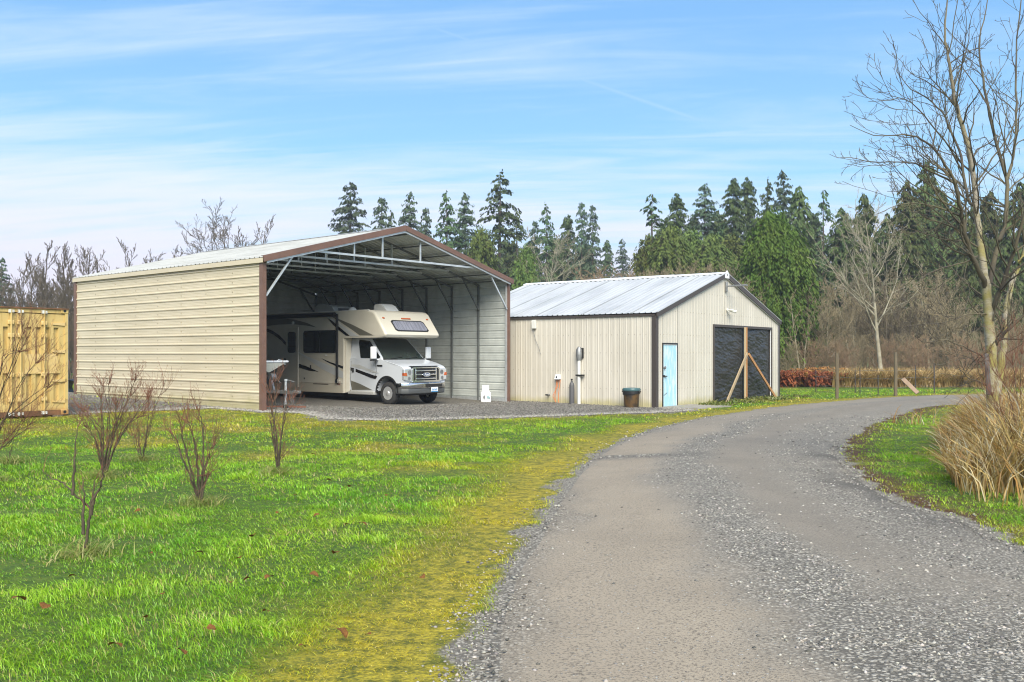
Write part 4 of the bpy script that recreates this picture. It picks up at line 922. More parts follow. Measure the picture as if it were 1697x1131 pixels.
    for pts in ([(782, 610), (776, 780), (790, 856)], [(990, 606), (996, 700), (990, 735)]):
        mb = MB(); q = [cabp(*p) for p in pts]; mb.tube([(xl - 0.001, y, z) for y, z in q], 0.006, 5); mb.build('door_seam', M['black'], C)
    y, z = cabp(798, 692); mb = MB(); mb.box((xl - 0.03, y - 0.04, z - 0.06), (xl, y + 0.04, z + 0.06)); mb.build('door_handle', M['black'], C, bevel=0.01)
    y, z = cabp(1024, 650); mb = MB(); mb.box((xl - 0.008, y - 0.13, z - 0.025), (xl, y + 0.13, z + 0.025)); mb.build('fender_badge', M['black'], C)
    mb = MB(); mb.box((xl - 0.06, 0.85, 0.30), (xl + 0.10, 2.14, 0.41)); mb.build('step_board', mat('step_grey', (0.40, 0.40, 0.38), 0.4), C, bevel=0.02)
    mb = MB(); mb.box((0.08, 2.10, 0.36), (0.30, 2.19, 2.14)); mb.build('front_fairing', cream, T)
    # mirrors
    for sx, x in ((-1, 0.0), (1, 2.45)):
        mb = MB(); mb.box((x - 0.11, 0.62, 1.46), (x + 0.11, 0.72, 1.86)); MR = mb.build('mirror', M['white'], C, bevel=0.035, seg=3)
        mb = MB(); mb.bar((x + sx * 0.05, 0.68, 1.43), (x - sx * 0.30, 0.72, 1.45), 0.05, 0.05); mb.build('arm', M['white'], MR, bevel=0.01)
        mb = MB(); mb.box((x - 0.10, 0.62, 1.405), (x + 0.10, 0.73, 1.455)); mb.build('mirror_base', M['black'], MR)
    # nose: headlights, grille, bumper
    fy = -0.425
    lens = mat('clear_lens', (0.62, 0.64, 0.66), 0.08, 0.5)
    for s in (-1, 1):
        x0 = xl + 0.035 if s < 0 else xr - 0.035; x1 = x0 - s * 0.34
        mb = MB(); mb.prism([(x0, 0.80), (x1, 0.735), (x1, 1.165), (x0, 1.15)], fy - 0.035, fy + 0.08, 1); HLt = mb.build('headlight', lens, C, bevel=0.02)
        mb = MB(); mb.prism([(x0, 0.93), (x0 - s * 0.13, 0.93), (x0 - s * 0.10, 1.03), (x0, 1.03)], fy - 0.045, fy + 0.06, 1); mb.build('turn_signal', amber, HLt, bevel=0.005)
        mb = MB(); mb.lathe([(0.075, fy - 0.042), (0.07, fy - 0.036)], ((x0 + x1) / 2 - s * 0.06, 0, 1.04), 1, 16); mb.build('lamp', M['steel'], HLt)
        mb = MB(); mb.lathe([(0.06, fy - 0.042), (0.055, fy - 0.036)], ((x0 + x1) / 2 - s * 0.04, 0, 0.85), 1, 16); mb.build('lamp', M['steel'], HLt)
    gx0, gx1 = xl + 0.40, xr - 0.40
    mb = MB(); rect_ring(mb, [(gx0 - 0.03, 0.725), (gx1 + 0.03, 0.725), (gx1 + 0.03, 1.16), (gx1 - 0.02, 1.20), (gx0 + 0.02, 1.20), (gx0 - 0.03, 1.16)], fy - 0.06, fy + 0.06, 0.055, 1); GR = mb.build('grille', M['chrome'], C)
    mb = MB(); mb.box((gx0, fy - 0.01, 0.75), (gx1, fy + 0.03, 1.17)); mb.build('mesh', M['black'], GR)
    for z in (0.835, 0.965, 1.09):
        mb = MB(); mb.box((gx0 + 0.14, fy - 0.055, z - 0.02), (gx1 - 0.14, fy - 0.01, z + 0.02)); mb.build('bar', M['chrome'], GR, bevel=0.006)
    for x in (gx0 + 0.13, gx1 - 0.13):
        mb = MB(); mb.box((x - 0.025, fy - 0.05, 0.76), (x + 0.025, fy - 0.01, 1.16)); mb.build('bar', M['chrome'], GR, bevel=0.006)
    xm = (gx0 + gx1) / 2
    def ell(a, b, n=28): return [(xm + a * math.cos(2 * math.pi * i / n), 0.965 + b * math.sin(2 * math.pi * i / n)) for i in range(n)]
    mb = MB(); mb.prism(ell(0.175, 0.075), fy - 0.075, fy - 0.05, 1); BD = mb.build('badge', M['chrome'], GR)
    mb = MB(); mb.prism(ell(0.158, 0.062), fy - 0.079, fy - 0.074, 1); mb.build('badge_field', mat('badge_blue', (0.10, 0.13, 0.20), 0.3), BD)
    cu = bpy.data.curves.new('badge_script', 'FONT'); cu.body = 'Ford'; cu.size = 0.115; cu.align_x = 'CENTER'; cu.align_y = 'CENTER'; cu.extrude = 0.002; cu.shear = 0.3
    to = bpy.data.objects.new('tmp', cu); dg = bpy.context.evaluated_depsgraph_get(); COL.objects.link(to); dg.update(); me = bpy.data.meshes.new_from_object(to.evaluated_get(dg)); bpy.data.objects.remove(to)
    me.materials.clear(); me.materials.append(M['white']); so = bpy.data.objects.new('badge_script', me); COL.objects.link(so); so.parent = BD; so.rotation_euler = (R(90), 0, 0); so.location = (xm, fy - 0.082, 0.965)
    mb = MB(); mb.bar((xm - 0.62, fy + 0.06, 1.235), (xm + 0.62, fy + 0.06, 1.235), 0.10, 0.012); mb.build('hood_lip', M['black'], C)
    bump = [(xl - 0.02, -0.10), (xl + 0.0, -0.36), (xl + 0.18, -0.52), (xm, -0.57), (xr - 0.18, -0.52), (xr, -0.36), (xr + 0.02, -0.10)]
    inn = [(xl + 0.08, -0.10), (xl + 0.10, -0.32), (xl + 0.22, -0.43), (xm, -0.47), (xr - 0.22, -0.43), (xr - 0.10, -0.32), (xr - 0.08, -0.10)]
    mb = MB(); mb.prism(bump + inn[::-1], 0.535, 0.705, 2); BP = mb.build('bumper', M['chrome'], C, bevel=0.02)
    mb = MB(); mb.prism([(x + (xm - x) * 0.015, y + 0.015) for x, y in bump] + inn[::-1], 0.36, 0.53, 2); mb.build('valance', mat('valance_grey', (0.075, 0.08, 0.08), 0.5), BP, bevel=0.03)
    mb = MB(); mb.box((xm - 0.10, -0.588, 0.565), (xm + 0.62, -0.53, 0.665)); mb.build('air_slot', M['black'], BP)
    plate = mat('plate_white', (0.72, 0.74, 0.76), 0.4); pb = mat('plate_blue', (0.06, 0.22, 0.42), 0.4)
    mb = MB(); mb.box((xm + 0.10, -0.60, 0.40), (xm + 0.41, -0.59, 0.56)); PL = mb.build('license_plate', plate, C)
    mb = MB(); mb.prism([(xm + 0.10, 0.40), (xm + 0.41, 0.40), (xm + 0.41, 0.425), (xm + 0.33, 0.435), (xm + 0.24, 0.43), (xm + 0.15, 0.44), (xm + 0.10, 0.43)], -0.604, -0.6005, 1); mb.build('plate_band', pb, PL)
    for k, (a, b, h) in enumerate(((0.15, 0.17, 0.06), (0.185, 0.21, 0.05), (0.235, 0.245, 0.06), (0.26, 0.295, 0.045), (0.31, 0.33, 0.06), (0.345, 0.37, 0.055))):
        mb = MB(); mb.box((xm + a, -0.6035, 0.455), (xm + b, -0.6005, 0.455 + h)); mb.build('plate_mark', pb, PL)
    # wheels
    wheel('wheel', T, xl + 0.035, 0.30, 0.372 - 0.0, -1); wheel('wheel', T, xr - 0.035, 0.30, 0.372, 1)
    wheel('wheel', T, 0.06, 4.9, 0.372, -1); wheel('wheel', T, W - 0.06, 4.9, 0.372, 1)
    return T
RV = make_rv()

# ------------------------------------------------------------------ boat on its trailer
def make_boat():
    o = CP0 + DX * 1.02 + DY * 1.2; g = -0.02
    T = thing('skiff', 'small pale open skiff, bow outward, on a trailer between the shed wall and the motorhome', 'boat', (o.x, o.y, g), TH)
    secs = [(0.0, 0.66, 0.40, 1.10, 1.42), (0.5, 0.70, 0.46, 1.03, 1.40), (1.5, 0.74, 0.52, 0.98, 1.38), (3.2, 0.74, 0.54, 0.97, 1.36), (3.9, 0.72, 0.52, 0.98, 1.36)]
    mb = MB(); vs = []
    for y, wt, wb, zb, zt in secs: vs += [(-wt, y, zt), (-wb * 0.55, y, zb + 0.10), (0, y, zb), (wb * 0.55, y, zb + 0.10), (wt, y, zt)]
    fs = [(5 * i + j, 5 * i + j + 1, 5 * i + 6 + j, 5 * i + 5 + j) for i in range(4) for j in range(4)] + [(0, 1, 2, 3, 4), (20, 21, 22, 23, 24)]
    mb.add(vs, fs); mb.build('hull', mat('skiff_hull', (0.46, 0.46, 0.40), 0.4, 0, (0.36, 0.36, 0.31), 3), T)
    mb = MB(); pts = [(-s[1], s[0], s[4]) for s in secs[::-1]] + [(s[1], s[0], s[4]) for s in secs]
    mb.tube([(x, y, z + 0.0) for x, y, z in pts], 0.035, 6); mb.build('gunwale', M['white'], T)
    mb = MB(); mb.box((-0.62, 0.02, 1.33), (0.62, 0.75, 1.36)); mb.build('foredeck', mat('deck_grey', (0.30, 0.30, 0.28), 0.5), T)
    for x, y, s in ((-0.45, 0.12, 0.09), (-0.05, 0.2, 0.06), (0.42, 0.15, 0.06)):
        mb = MB(); mb.lathe([(s, 0), (s * 1.05, s * 0.5), (s * 0.6, s * 1.2), (s * 0.2, s * 1.4)], (x, y, 1.36), 2, 10); mb.build('deck_fitting', M['offwhite'], T, smooth=True)
    mb = MB(); mb.tube([(0.25, 0.1, 1.37), (0.38, 0.05, 1.48), (0.55, 0.08, 1.44), (0.6, 0.3, 1.40)], 0.018, 6); mb.build('bow_rail', M['galv'], T)
    t = thing('boat_trailer', 'galvanised boat trailer with winch post and tongue jack under the skiff', 'trailer', (o.x, o.y, g), TH)
    for s in (-1, 1):
        mb = MB(); mb.bar((s * 0.62, 3.4, 0.52), (s * 0.62, 1.2, 0.52), 0.06, 0.09); mb.bar((s * 0.62, 1.2, 0.52), (0.0, -0.6, 0.56), 0.06, 0.09); mb.build('frame_rail', M['steel'], t)
        wheel('wheel', t, s * 0.92, 2.3, 0.30, s, r=0.30) if False else None
        mb = MB(); mb.lathe([(0.15, -0.09), (0.27, -0.09), (0.30, -0.05), (0.30, 0.05), (0.27, 0.09), (0.15, 0.09)], (s * 0.80, 1.9, 0.30), 0, 24); mb.build('wheel', M['rubber'], t, smooth=True)
    mb = MB(); mb.bar((0, 0.0, 0.55), (0.0, -1.25, 0.55), 0.08, 0.09); mb.build('tongue', M['frame'], t)
    mb = MB(); mb.box((-0.06, -1.45, 0.52), (0.06, -1.2, 0.61)); mb.build('coupler', M['frame'], t, bevel=0.02)
    mb = MB(); mb.bar((0, -0.25, 0.55), (0, -0.02, 1.05), 0.08, 0.06, (1, 0, 0)); wp = mb.build('winch_post', M['steel'], t)
    mb = MB(); mb.lathe([(0.10, -0.08), (0.10, 0.08)], (0.03, -0.12, 0.98), 0, 14); mb.build('winch', M['steel'], wp, smooth=True)
    mb = MB(); mb.bar((0.12, -0.1, 0.98), (0.28, -0.16, 0.80), 0.03, 0.03); mb.build('crank', M['frame'], wp)
    mb = MB(); mb.tube([(0.11, -0.65, 0.05), (0.11, -0.65, 0.86)], 0.035, 10); mb.tube([(0.11, -0.65, 0.86), (0.11, -0.65, 0.92)], 0.05, 10); jk = mb.build('jack', M['galv'], t)
    mb = MB(); mb.bar((0.11, -0.65, 0.91), (0.36, -0.72, 0.84), 0.025, 0.025); mb.build('handle', M['frame'], jk); mb = MB(); mb.lathe([(0.09, -0.03), (0.09, 0.03)], (0.11, -0.65, 0.09), 0, 14); mb.build('jack_wheel', M['rubber'], jk)
    for x, y in ((0.05, -1.0), (-0.05, -1.1)):
        mb = MB(); mb.tube([(x, y, 0.50), (x + 0.02, y + 0.02, 0.30), (x + 0.06, y - 0.03, 0.22), (x + 0.08, y, 0.45)], 0.014, 5); mb.build('safety_chain', M['frame'], t)
    mb = MB(); mb.prism([(0.35, 0.30), (0.15, 0.62), (0.45, 0.95), (0.85, 0.90), (0.95, 0.45)], -0.5, 0.05, 0); mb.build('dark_clutter', M['black'], t, bevel=0.05)  # dark block standing in for the clutter under the bow
    mb = MB(); mb.lathe([(0.12, -0.08), (0.27, -0.09), (0.31, -0.05), (0.31, 0.05), (0.27, 0.09), (0.12, 0.08)], (-0.42, 0.45, 0.62), 1, 24); mb.build('spare_wheel', M['rubber'], t, smooth=True)
    mb = MB(); mb.prism([(-0.40, 0.60), (0.45, 0.60), (0.62, 0.98), (0.3, 1.10), (-0.3, 1.10), (-0.62, 0.98)], 0.75, 1.0, 1); mb.build('dark_fill', M['black'], t, bevel=.04)  # dark block added to fill the dark region below the hull
    red = mat('red_plank', (0.26, 0.10, 0.06), 0.75, 0, (0.18, 0.08, 0.05), 5)
    for px, py, l, a, lab in ((462, 676, 0.9, 0.2, 'reddish plank lying by the shed corner, nearer the post'), (486, 677, 0.7, 0.5, 'shorter reddish plank lying below the trailer jack')):
        p = G(px, py); q = thing('plank', lab, 'plank', p, a, 1.0, 'reddish planks by the shed corner'); mb = MB(); mb.box((-l / 2, -0.09, 0.01), (l / 2, 0.09, 0.06)); mb.build('board', red, q, bevel=0.005)
make_boat()

# ------------------------------------------------------------------ shipping container
def make_container():
    yel = mat('container_yellow', (0.55, 0.40, 0.15), 0.5, 0, (0.43, 0.27, 0.075), 1.8, 0.48, 0.72, stretch=(4, 4, 0.7), dirt=((0.28, 0.11, 0.03), 0.22, 4.0))
    pale = mat('container_patch', (0.62, 0.45, 0.20), 0.5, 0, (0.55, 0.38, 0.13), 3); rust = mat('rusty_steel', (0.10, 0.05, 0.025), 0.8, 0, (0.22, 0.10, 0.04), 6)
    th = 0.90; d = Vector((math.cos(th), math.sin(th), 0)); W, H, L = 2.44, 2.56, 6.06
    o = Vector((-10.80, 22.5, 0)) - d * W; z0 = 0.165
    T = thing('shipping_container', 'yellow steel shipping container with scuffed double doors beside the tan shed', 'container', (o.x, o.y, z0), th)
    # doors with pressed recesses (z between the hem rails)
    def corr(mb, x0, x1, z0, z1, n, dep=0.065):
        w = (x1 - x0) / n; xs = []
        for i in range(n):
            a = x0 + i * w; xs += [(a, 0), (a + w * 0.42, 0), (a + w * 0.50, dep), (a + w * 0.92, dep)]
        xs.append((x1, 0)); vs = []
        for x, y in xs: vs += [(x, y, z0), (x, y, z1)]
        mb.add(vs, [(2 * i, 2 * i + 2, 2 * i + 3, 2 * i + 1) for i in range(len(xs) - 1)])
        for z in (z0, z1):
            k = len(xs); mb.add([(x, y, z) for x, y in xs] + [(x1, 0, z), (x0, 0, z)], [tuple(range(k + 2))])
    for x0, x1 in ((0.07, 1.215), (1.225, 2.37)):
        mb = MB()
        for a, b in ((0.30, 1.02), (1.42, 2.10)): corr(mb, x0 + 0.16, x1 - 0.14, a, b, 4)
        for a, b in ((0.12, 0.30), (1.02, 1.42), (2.10, 2.42)): mb.box((x0, 0.0, a), (x1, 0.05, b))
        for a, b in ((0.30, 1.02), (1.42, 2.10)): mb.box((x0, 0.0, a), (x0 + 0.16, 0.05, b)); mb.box((x1 - 0.14, 0.0, a), (x1, 0.05, b))
        D = mb.build('door', yel, T)
        xs = (x0 + 0.10, x1 - 0.50) if x0 > 1 else (x0 + 0.5, x1 - 0.10)
        for x in xs:
            mb = MB(); mb.tube([(x, -0.05, 0.03), (x, -0.05, H - 0.06)], 0.022, 8); rod = mb.build('lock_rod', yel, D, smooth=True)
            for z in (H - 0.10, 0.07):
                mb = MB(); mb.box((x - 0.055, -0.075, z - 0.035), (x - 0.012, -0.02, z + 0.04)); mb.box((x + 0.018, -0.07, z - 0.03), (x + 0.06, -0.02, z + 0.03)); mb.build('cam_keeper', M['offwhite'], rod)
            for z in (H - 0.36, 1.9, 0.98, 0.40):
                mb = MB(); mb.box((x - 0.065, -0.06, z - 0.05), (x + 0.065, 0.0, z + 0.05)); mb.build('guide', pale, rod, bevel=0.012)
        hx = x1 if x0 > 1 else x0
        for z in (H - 0.38, 1.52, 0.82, 0.32):
            s = -1 if x0 > 1 else 1
            mb = MB(); mb.prism([(hx + s * -0.05, z - 0.04), (hx + s * 0.30, z - 0.012), (hx + s * 0.30, z + 0.02), (hx + s * -0.05, z + 0.05)], -0.03, -0.002, 1); mb.build('hinge', pale, D)
        if x0 > 1:
            mb = MB(); mb.box((x0 + 0.19, -0.02, 1.0), (x0 + 0.58, -0.003, 1.47)); mb.build('plate', pale, D)
            mb = MB(); mb.prism([(x0 + 0.66, 1.0), (x0 + 1.02, 1.0), (x0 + 1.02, 1.22), (x0 + 0.92, 1.47), (x0 + 0.66, 1.47)], -0.02, -0.003, 1); mb.build('plate', pale, D)
    for x in (0.0, W - 0.07):
        mb = MB(); mb.box((x, -0.03, 0.05), (x + 0.07, 0.10, H - 0.02)); mb.build('corner_post', yel, T)
        for z in (0.0, H - 0.12):
            mb = MB(); mb.box((x - 0.012 if x == 0 else x - 0.10, -0.04, z), (x + 0.17 if x == 0 else x + 0.082, 0.16, z + 0.125)); cc = mb.build('corner_casting', yel, T, bevel=0.01)
            mb = MB(); xx = x + 0.08 if x == 0 else x - 0.01; mb.prism(rounded(xx - 0.035, z + 0.03, xx + 0.035, z + 0.10, 0.03), -0.043, -0.0395, 1); mb.build('lug_hole', M['black'], cc)
    mb = MB(); mb.box((0.07, -0.02, H - 0.12), (W - 0.07, 0.06, H - 0.03)); mb.build('door_header', yel, T)
    mb = MB(); mb.box((-0.01, -0.06, H - 0.026), (W + 0.01, L, H + 0.005)); mb.build('roof', rust, T)
    mb = MB(); mb.box((0.07, -0.02, 0.0), (W - 0.07, 0.06, 0.115)); mb.build('door_sill', rust, T)
    mb = MB(); n = 44; xs = []
    for sx, nm in ((W - 0.02, 1), (0.02, -1)):
        pts = []
        for i in range(n + 1): pts.append((sx - nm * (0.0 if (i // 2) % 2 == 0 else 0.035), 0.1 + (L - 0.1) * i / n))
        k = len(mb.v); mb.add([(x, y, z) for x, y in pts for z in (0.1, H - 0.03)], [(2 * i, 2 * i + 2, 2 * i + 3, 2 * i + 1) for i in range(n)])
    mb.box((0.03, L - 0.03, 0.1), (W - 0.03, L, H - 0.03)); mb.build('side_panel', yel, T)
    mb = MB(); mb.box((W - 0.005, -0.028, 0.1), (W + 0.006, 0.0, H - 0.13)); mb.build('edge_bead', M['offwhite'], T)
    for k, (x, lab) in enumerate(((0.2, 'dark timber bearer under the hidden end of the yellow container'), (W - 0.25, 'dark timber bearer under the near corner of the yellow container'))):
        p = o + d * x; q = thing('timber_bearer', lab, 'timber', (p.x, p.y, 0.0), th, 1.0, 'bearers under the container'); mb = MB(); mb.box((-0.12, -0.06, 0.0), (0.12, 0.5, 0.165)); mb.build('beam', M['oldwood'], q)
    # big black culvert pipe behind
    p = at(114, 648, 34.0); q = thing('culvert_pipe', 'short black plastic culvert pipe lying between the container and the shed', 'pipe', (p.x, p.y, 0.36), TH)
    mb = MB(); n = 28
    vs = []; prof = [(0.30 + 0.02 * (i % 2), i * 0.06) for i in range(24)]
    mb.lathe(prof, (0, 0, 0), 1, n); mb.f = [f for f in mb.f if len(f) == 4]; mb.m = [0] * len(mb.f)
    mb.lathe([(0.285, 0.0), (0.285, 1.38)], (0, 0, 0), 1, n); mb.f = [f for f in mb.f if len(f) == 4]; mb.m = [0] * len(mb.f); mb.build('pipe', M['black'], q, smooth=True)
    q.rotation_euler = (0, 0, 0.15)
make_container()

# ------------------------------------------------------------------ white sack by the shed post
def make_sack():
    p = CP0 + DX * 10.2 + DY * 0.30; q = thing('paper_sack', 'white printed sack propped upright by the front post of the shed', 'sack', (p.x - 0.40, p.y - 0.2, -0.125), 0.2, 0.94)
    w = mat('white_sack', (0.75, 0.77, 0.78), 0.6, bump=0.2, bscale=12)
    mb = MB(); rows = [(0.17, 0.12, 0.0, 0), (0.20, 0.13, 0.05, 0), (0.195, 0.12, 0.22, 0.01), (0.185, 0.10, 0.38, 0.02), (0.135, 0.075, 0.43, 0.03), (0.135, 0.05, 0.55, 0.05), (0.13, 0.02, 0.66, 0.06)]; vs = []; n = 12
    for a, b, h, oy in rows:
        for j in range(n):
            t = 2 * math.pi * j / n; c, s = math.cos(t), math.sin(t); f = (abs(c) ** 4 + abs(s) ** 4) ** -0.25; vs.append((a * c * f, b * s * f + oy, h))
    mb.add(vs, [(i * n + j, i * n + (j + 1) % n, (i + 1) * n + (j + 1) % n, (i + 1) * n + j) for i in range(len(rows) - 1) for j in range(n)] + [tuple(range(n - 1, -1, -1)), tuple(range((len(rows) - 1) * n, len(rows) * n))]); mb.build('bag', w, q, smooth=True)
    mb = MB(); mb.prism([(-0.10, 0.12), (-0.07, 0.12), (-0.06, 0.22), (-0.085, 0.34), (-0.115, 0.22)], -0.136, -0.131, 1); mb.build('printed_mark', M['black'], q)
    mb = MB(); mb.prism([(0.0, 0.17), (0.15, 0.15), (0.15, 0.20), (0.07, 0.26), (0.13, 0.28), (0.03, 0.25)], -0.137, -0.132, 1); mb.build('printed_mark', mat('print_teal', (0.25, 0.38, 0.40), 0.6), q)
make_sack()
# ------------------------------------------------------------------ trees
TRUNK = mat('bark', (0.11, 0.085, 0.065), 0.9, 0, (0.065, 0.05, 0.04), 6, bump=0.3)
TWIG_D = mat('dark_twig', (0.12, 0.098, 0.072), 0.9); TWIG_T = mat('tan_twig', (0.33, 0.27, 0.16), 0.9, 0, (0.21, 0.175, 0.105), 0.6)
TWIG_D2 = mat('grey_brown_twig', (0.17, 0.14, 0.095), 0.9, 0, (0.11, 0.09, 0.06), 0.8)
TWIG_P = mat('pale_bark', (0.36, 0.33, 0.24), 0.85, 0, (0.20, 0.18, 0.12), 1.5)
TWIG_R = mat('russet_twig', (0.28, 0.185, 0.115), 0.9, 0, (0.33, 0.24, 0.14), 0.5)

class Tubes:
    """many thin tapering branches as one mesh, built with numpy; each branch is a polyline"""
    def __init__(s): s.v, s.f, s.n = [], [], 0
    def add(s, pts, rad, n=4):
        p = np.asarray(pts, float); k = len(p); r = np.asarray(rad, float); d = np.gradient(p, axis=0); d /= np.linalg.norm(d, axis=1)[:, None] + 1e-9
        a = np.where(np.abs(d[:, 2:3]) < 0.9, np.array([[0, 0, 1.0]]), np.array([[1.0, 0, 0]])); x = np.cross(d, a); x /= np.linalg.norm(x, axis=1)[:, None] + 1e-9; y = np.cross(d, x)
        t = 2 * np.pi * np.arange(n) / n
        V = p[:, None] + (x[:, None] * np.cos(t)[None, :, None] + y[:, None] * np.sin(t)[None, :, None]) * r[:, None, None]
        i = np.arange(k - 1)[:, None] * n + np.arange(n)[None]; j = np.arange(k - 1)[:, None] * n + (np.arange(n)[None] + 1) % n
        s.v.append(V.reshape(-1, 3)); s.f.append(np.stack([i, j, j + n, i + n], -1).reshape(-1, 4) + s.n); s.n += k * n
    def obj(s, name, m, parent):
        return np_obj(name, np.concatenate(s.v), np.concatenate(s.f), m, parent=parent, smooth=True)

def grow(tb, rr, p, d, L, r, lvl, spec, minr):
    """one branch and, along it, its side branches"""
    n = max(3, int(spec['seg'][lvl])); pts, rad = [p.copy()], [r]; q = p.copy(); dd = d / np.linalg.norm(d); dirs = [dd]
    for i in range(n):
        dd = dd + rr.normal(0, spec['wig'][lvl], 3) + np.array([0, 0, spec['up'][lvl]]) / n; dd /= np.linalg.norm(dd)
        q = q + dd * L / n; pts.append(q.copy()); rad.append(max(minr, r * (1 - (i + 1) / n * spec['taper'][lvl]))); dirs.append(dd)
    tb[0 if lvl == 0 else 1].add(pts, rad, 7 if lvl == 0 else (5 if lvl == 1 else 3))
    if lvl + 1 >= len(spec['num']): return
    m = spec['num'][lvl + 1]; m = int(m * (0.75 + 0.5 * rr.random()))
    for k in range(m):
        t = spec['from'][lvl + 1] + (1 - spec['from'][lvl + 1]) * (k + rr.random()) / m; i = min(int(t * n), n - 1); f = t * n - i
        b = pts[i] * (1 - f) + pts[i + 1] * f; ax = dirs[i + 1]; w = np.cross(ax, rr.normal(0, 1, 3)); w /= np.linalg.norm(w) + 1e-9
        an = R(spec['ang'][lvl + 1]) * (0.7 + 0.6 * rr.random()); nd = ax * math.cos(an) + w * math.sin(an)
        sh = spec['shape'](t) if lvl == 0 else (1 - 0.6 * t)
        grow(tb, rr, b, nd, L * spec['len'][lvl + 1] * sh * (0.65 + 0.6 * rr.random()), max(minr, min(rad[i] * 0.62, r * spec['rad'][lvl + 1])), lvl + 1, spec, minr)

SPECS = dict(
    alder=dict(num=[1, 26, 9, 5], seg=[10, 6, 4, 3], wig=[.035, .10, .15, .2], up=[.12, .45, .4, .3], taper=[.9, .85, .85, .8], ang=[0, 46, 38, 38], len=[1, .62, .42, .45], rad=[1, .34, .45, .5], shape=lambda t: 1.25 - t * .95),
    tall=dict(num=[1, 24, 9, 5], seg=[10, 6, 4, 3], wig=[.035, .08, .11, .14], up=[0.1, .75, .6, .4], taper=[.85, .85, .85, .8], ang=[0, 38, 32, 32], len=[1, .34, .42, .5], rad=[1, .36, .45, .5], shape=lambda t: 1.15 - t * .75),
    spread=dict(num=[1, 20, 9, 6], seg=[9, 6, 4, 3], wig=[.06, .12, .16, .2], up=[.05, .45, .4, .3], taper=[.9, .85, .85, .8], ang=[0, 52, 42, 40], len=[1, .52, .42, .48], rad=[1, .40, .45, .5], shape=lambda t: 1.2 - t * .75),
    thin=dict(num=[1, 20, 6, 3], seg=[9, 5, 4, 3], wig=[.04, .10, .13, .15], up=[.15, .7, .6, .4], taper=[.85, .85, .8, .8], ang=[0, 40, 34, 32], len=[1, .26, .45, .5], rad=[1, .4, .5, .5], shape=lambda t: 1.1 - t * .7))
for sp_ in SPECS.values(): sp_['from'] = [0, .22, .15, .15]
def bare_tree(name, label, spec, H, seed, tm, cm, loc, rz=0, group=None, r0=None, lean=(0, 0), stems=1, minr=0.010, frm=.22, cat='tree'):
    rr = np.random.default_rng(seed); T = thing(name, label, cat, loc, rz, 1.0, group); sp = dict(SPECS[spec]); sp['from'] = [0, frm, .15, .15]
    a, b = Tubes(), Tubes()
    for k in range(stems):
        d = np.array([lean[0] + (rr.normal(0, .13) if stems > 1 else 0), lean[1] + (rr.normal(0, .13) if stems > 1 else 0), 1.0])
        grow((a, b), rr, np.array([rr.normal(0, .25) if stems > 1 else 0, rr.normal(0, .25) if stems > 1 else 0, -0.1]), d, H * (1 if k == 0 else 0.7 + .3 * rr.random()), (r0 or H * 0.013) * (1 if k == 0 else .7), 0, sp, minr)
    a.obj('trunk', tm, T); b.obj('crown', cm, T); return T

def conifer(name, label, H, seed, lm, loc, width=0.17, start=0.10, density=1.0, droop=0.35, sparse=0.0, leaf=0.42, shape='cone', rz=0, group=None):
    leaf *= 0.58
    r = np.random.default_rng(seed); T = thing(name, label, 'tree', loc, rz, 1.0, group)
    tb = Tubes(); zs = np.linspace(0, H, 9); tb.add(np.c_[r.normal(0, .04, 9), r.normal(0, .04, 9), zs], np.linspace(H * 0.014, 0.02, 9), 7)
    nb = int(230 * density); V, Fc = [], []
    t = np.sort(start + (1 - start) * r.random(nb) ** 0.72); az = r.random(nb) * 6.283
    for i in range(nb):
        k = (t[i] - start) / (1 - start)
        prof = {'cone': (1 - k) ** 0.62 * (0.55 + .45 * min(1, k * 6)), 'column': min(1, (1 - k) * 2.2) * (0.7 + .3 * min(1, k * 5)), 'dome': math.sqrt(max(0, 1 - k ** 2.4)) * (0.75 + .25 * min(1, k * 4))}[shape]
        Lb = H * width * prof * (0.55 + 0.75 * r.random()) + 0.25
        if r.random() < sparse: continue
        z0 = t[i] * H; c, s = math.cos(az[i]), math.sin(az[i]); up = 0.25 * (k - 0.25) + r.normal(0, .13)
        m = max(4, int(Lb / (leaf * 0.42) * 2.1)); q = r.random(m) ** 0.65
        if Lb > 1.2: tb.add([(0, 0, z0), (c * Lb * .5, s * Lb * .5, z0 + Lb * .5 * up - droop * Lb * .15), (c * Lb * .95, s * Lb * .95, z0 + Lb * (up - droop * .8))], [0.035, 0.022, 0.010], 3)
        px = c * Lb * q; py = s * Lb * q; pz = z0 + Lb * q * up - droop * Lb * q * q
        side = (r.random(m) - 0.5) * 0.55 * Lb * (1.05 - q); px = px - s * side; py = py + c * side; pz = pz - np.abs(side) * 0.25 + r.normal(0, 0.30 if shape == 'dome' else 0.08, m)
        # a spray: narrow kite hanging outward and down
        oa = az[i] + r.normal(0, .7, m) + np.sign(side) * .5; le = leaf * (0.6 + .8 * r.random(m)); dn = -0.25 - 0.75 * droop - .5 * r.random(m)
        ox, oy = np.cos(oa) * le, np.sin(oa) * le; wz = le * 0.30; wx, wy = -np.sin(oa) * wz, np.cos(oa) * wz
        P0 = np.c_[px - ox * .4, py - oy * .4, pz + .08]; P2 = np.c_[px + ox * .6, py + oy * .6, pz + dn * le]; pm = P0 * .55 + P2 * .45
        tw = r.normal(0, .35, m) * le; P1 = pm + np.c_[wx, wy, tw * .5]; P3 = pm - np.c_[wx, wy, tw * .5]
        V.append(np.stack([P0, P1, P2, P3], 1).reshape(-1, 3))
    V = np.concatenate(V); nq = len(V) // 4; Fq = np.arange(nq * 4).reshape(nq, 4)
    tb.obj('trunk', TRUNK, T); np_obj('crown', V, Fq, lm, parent=T); return T

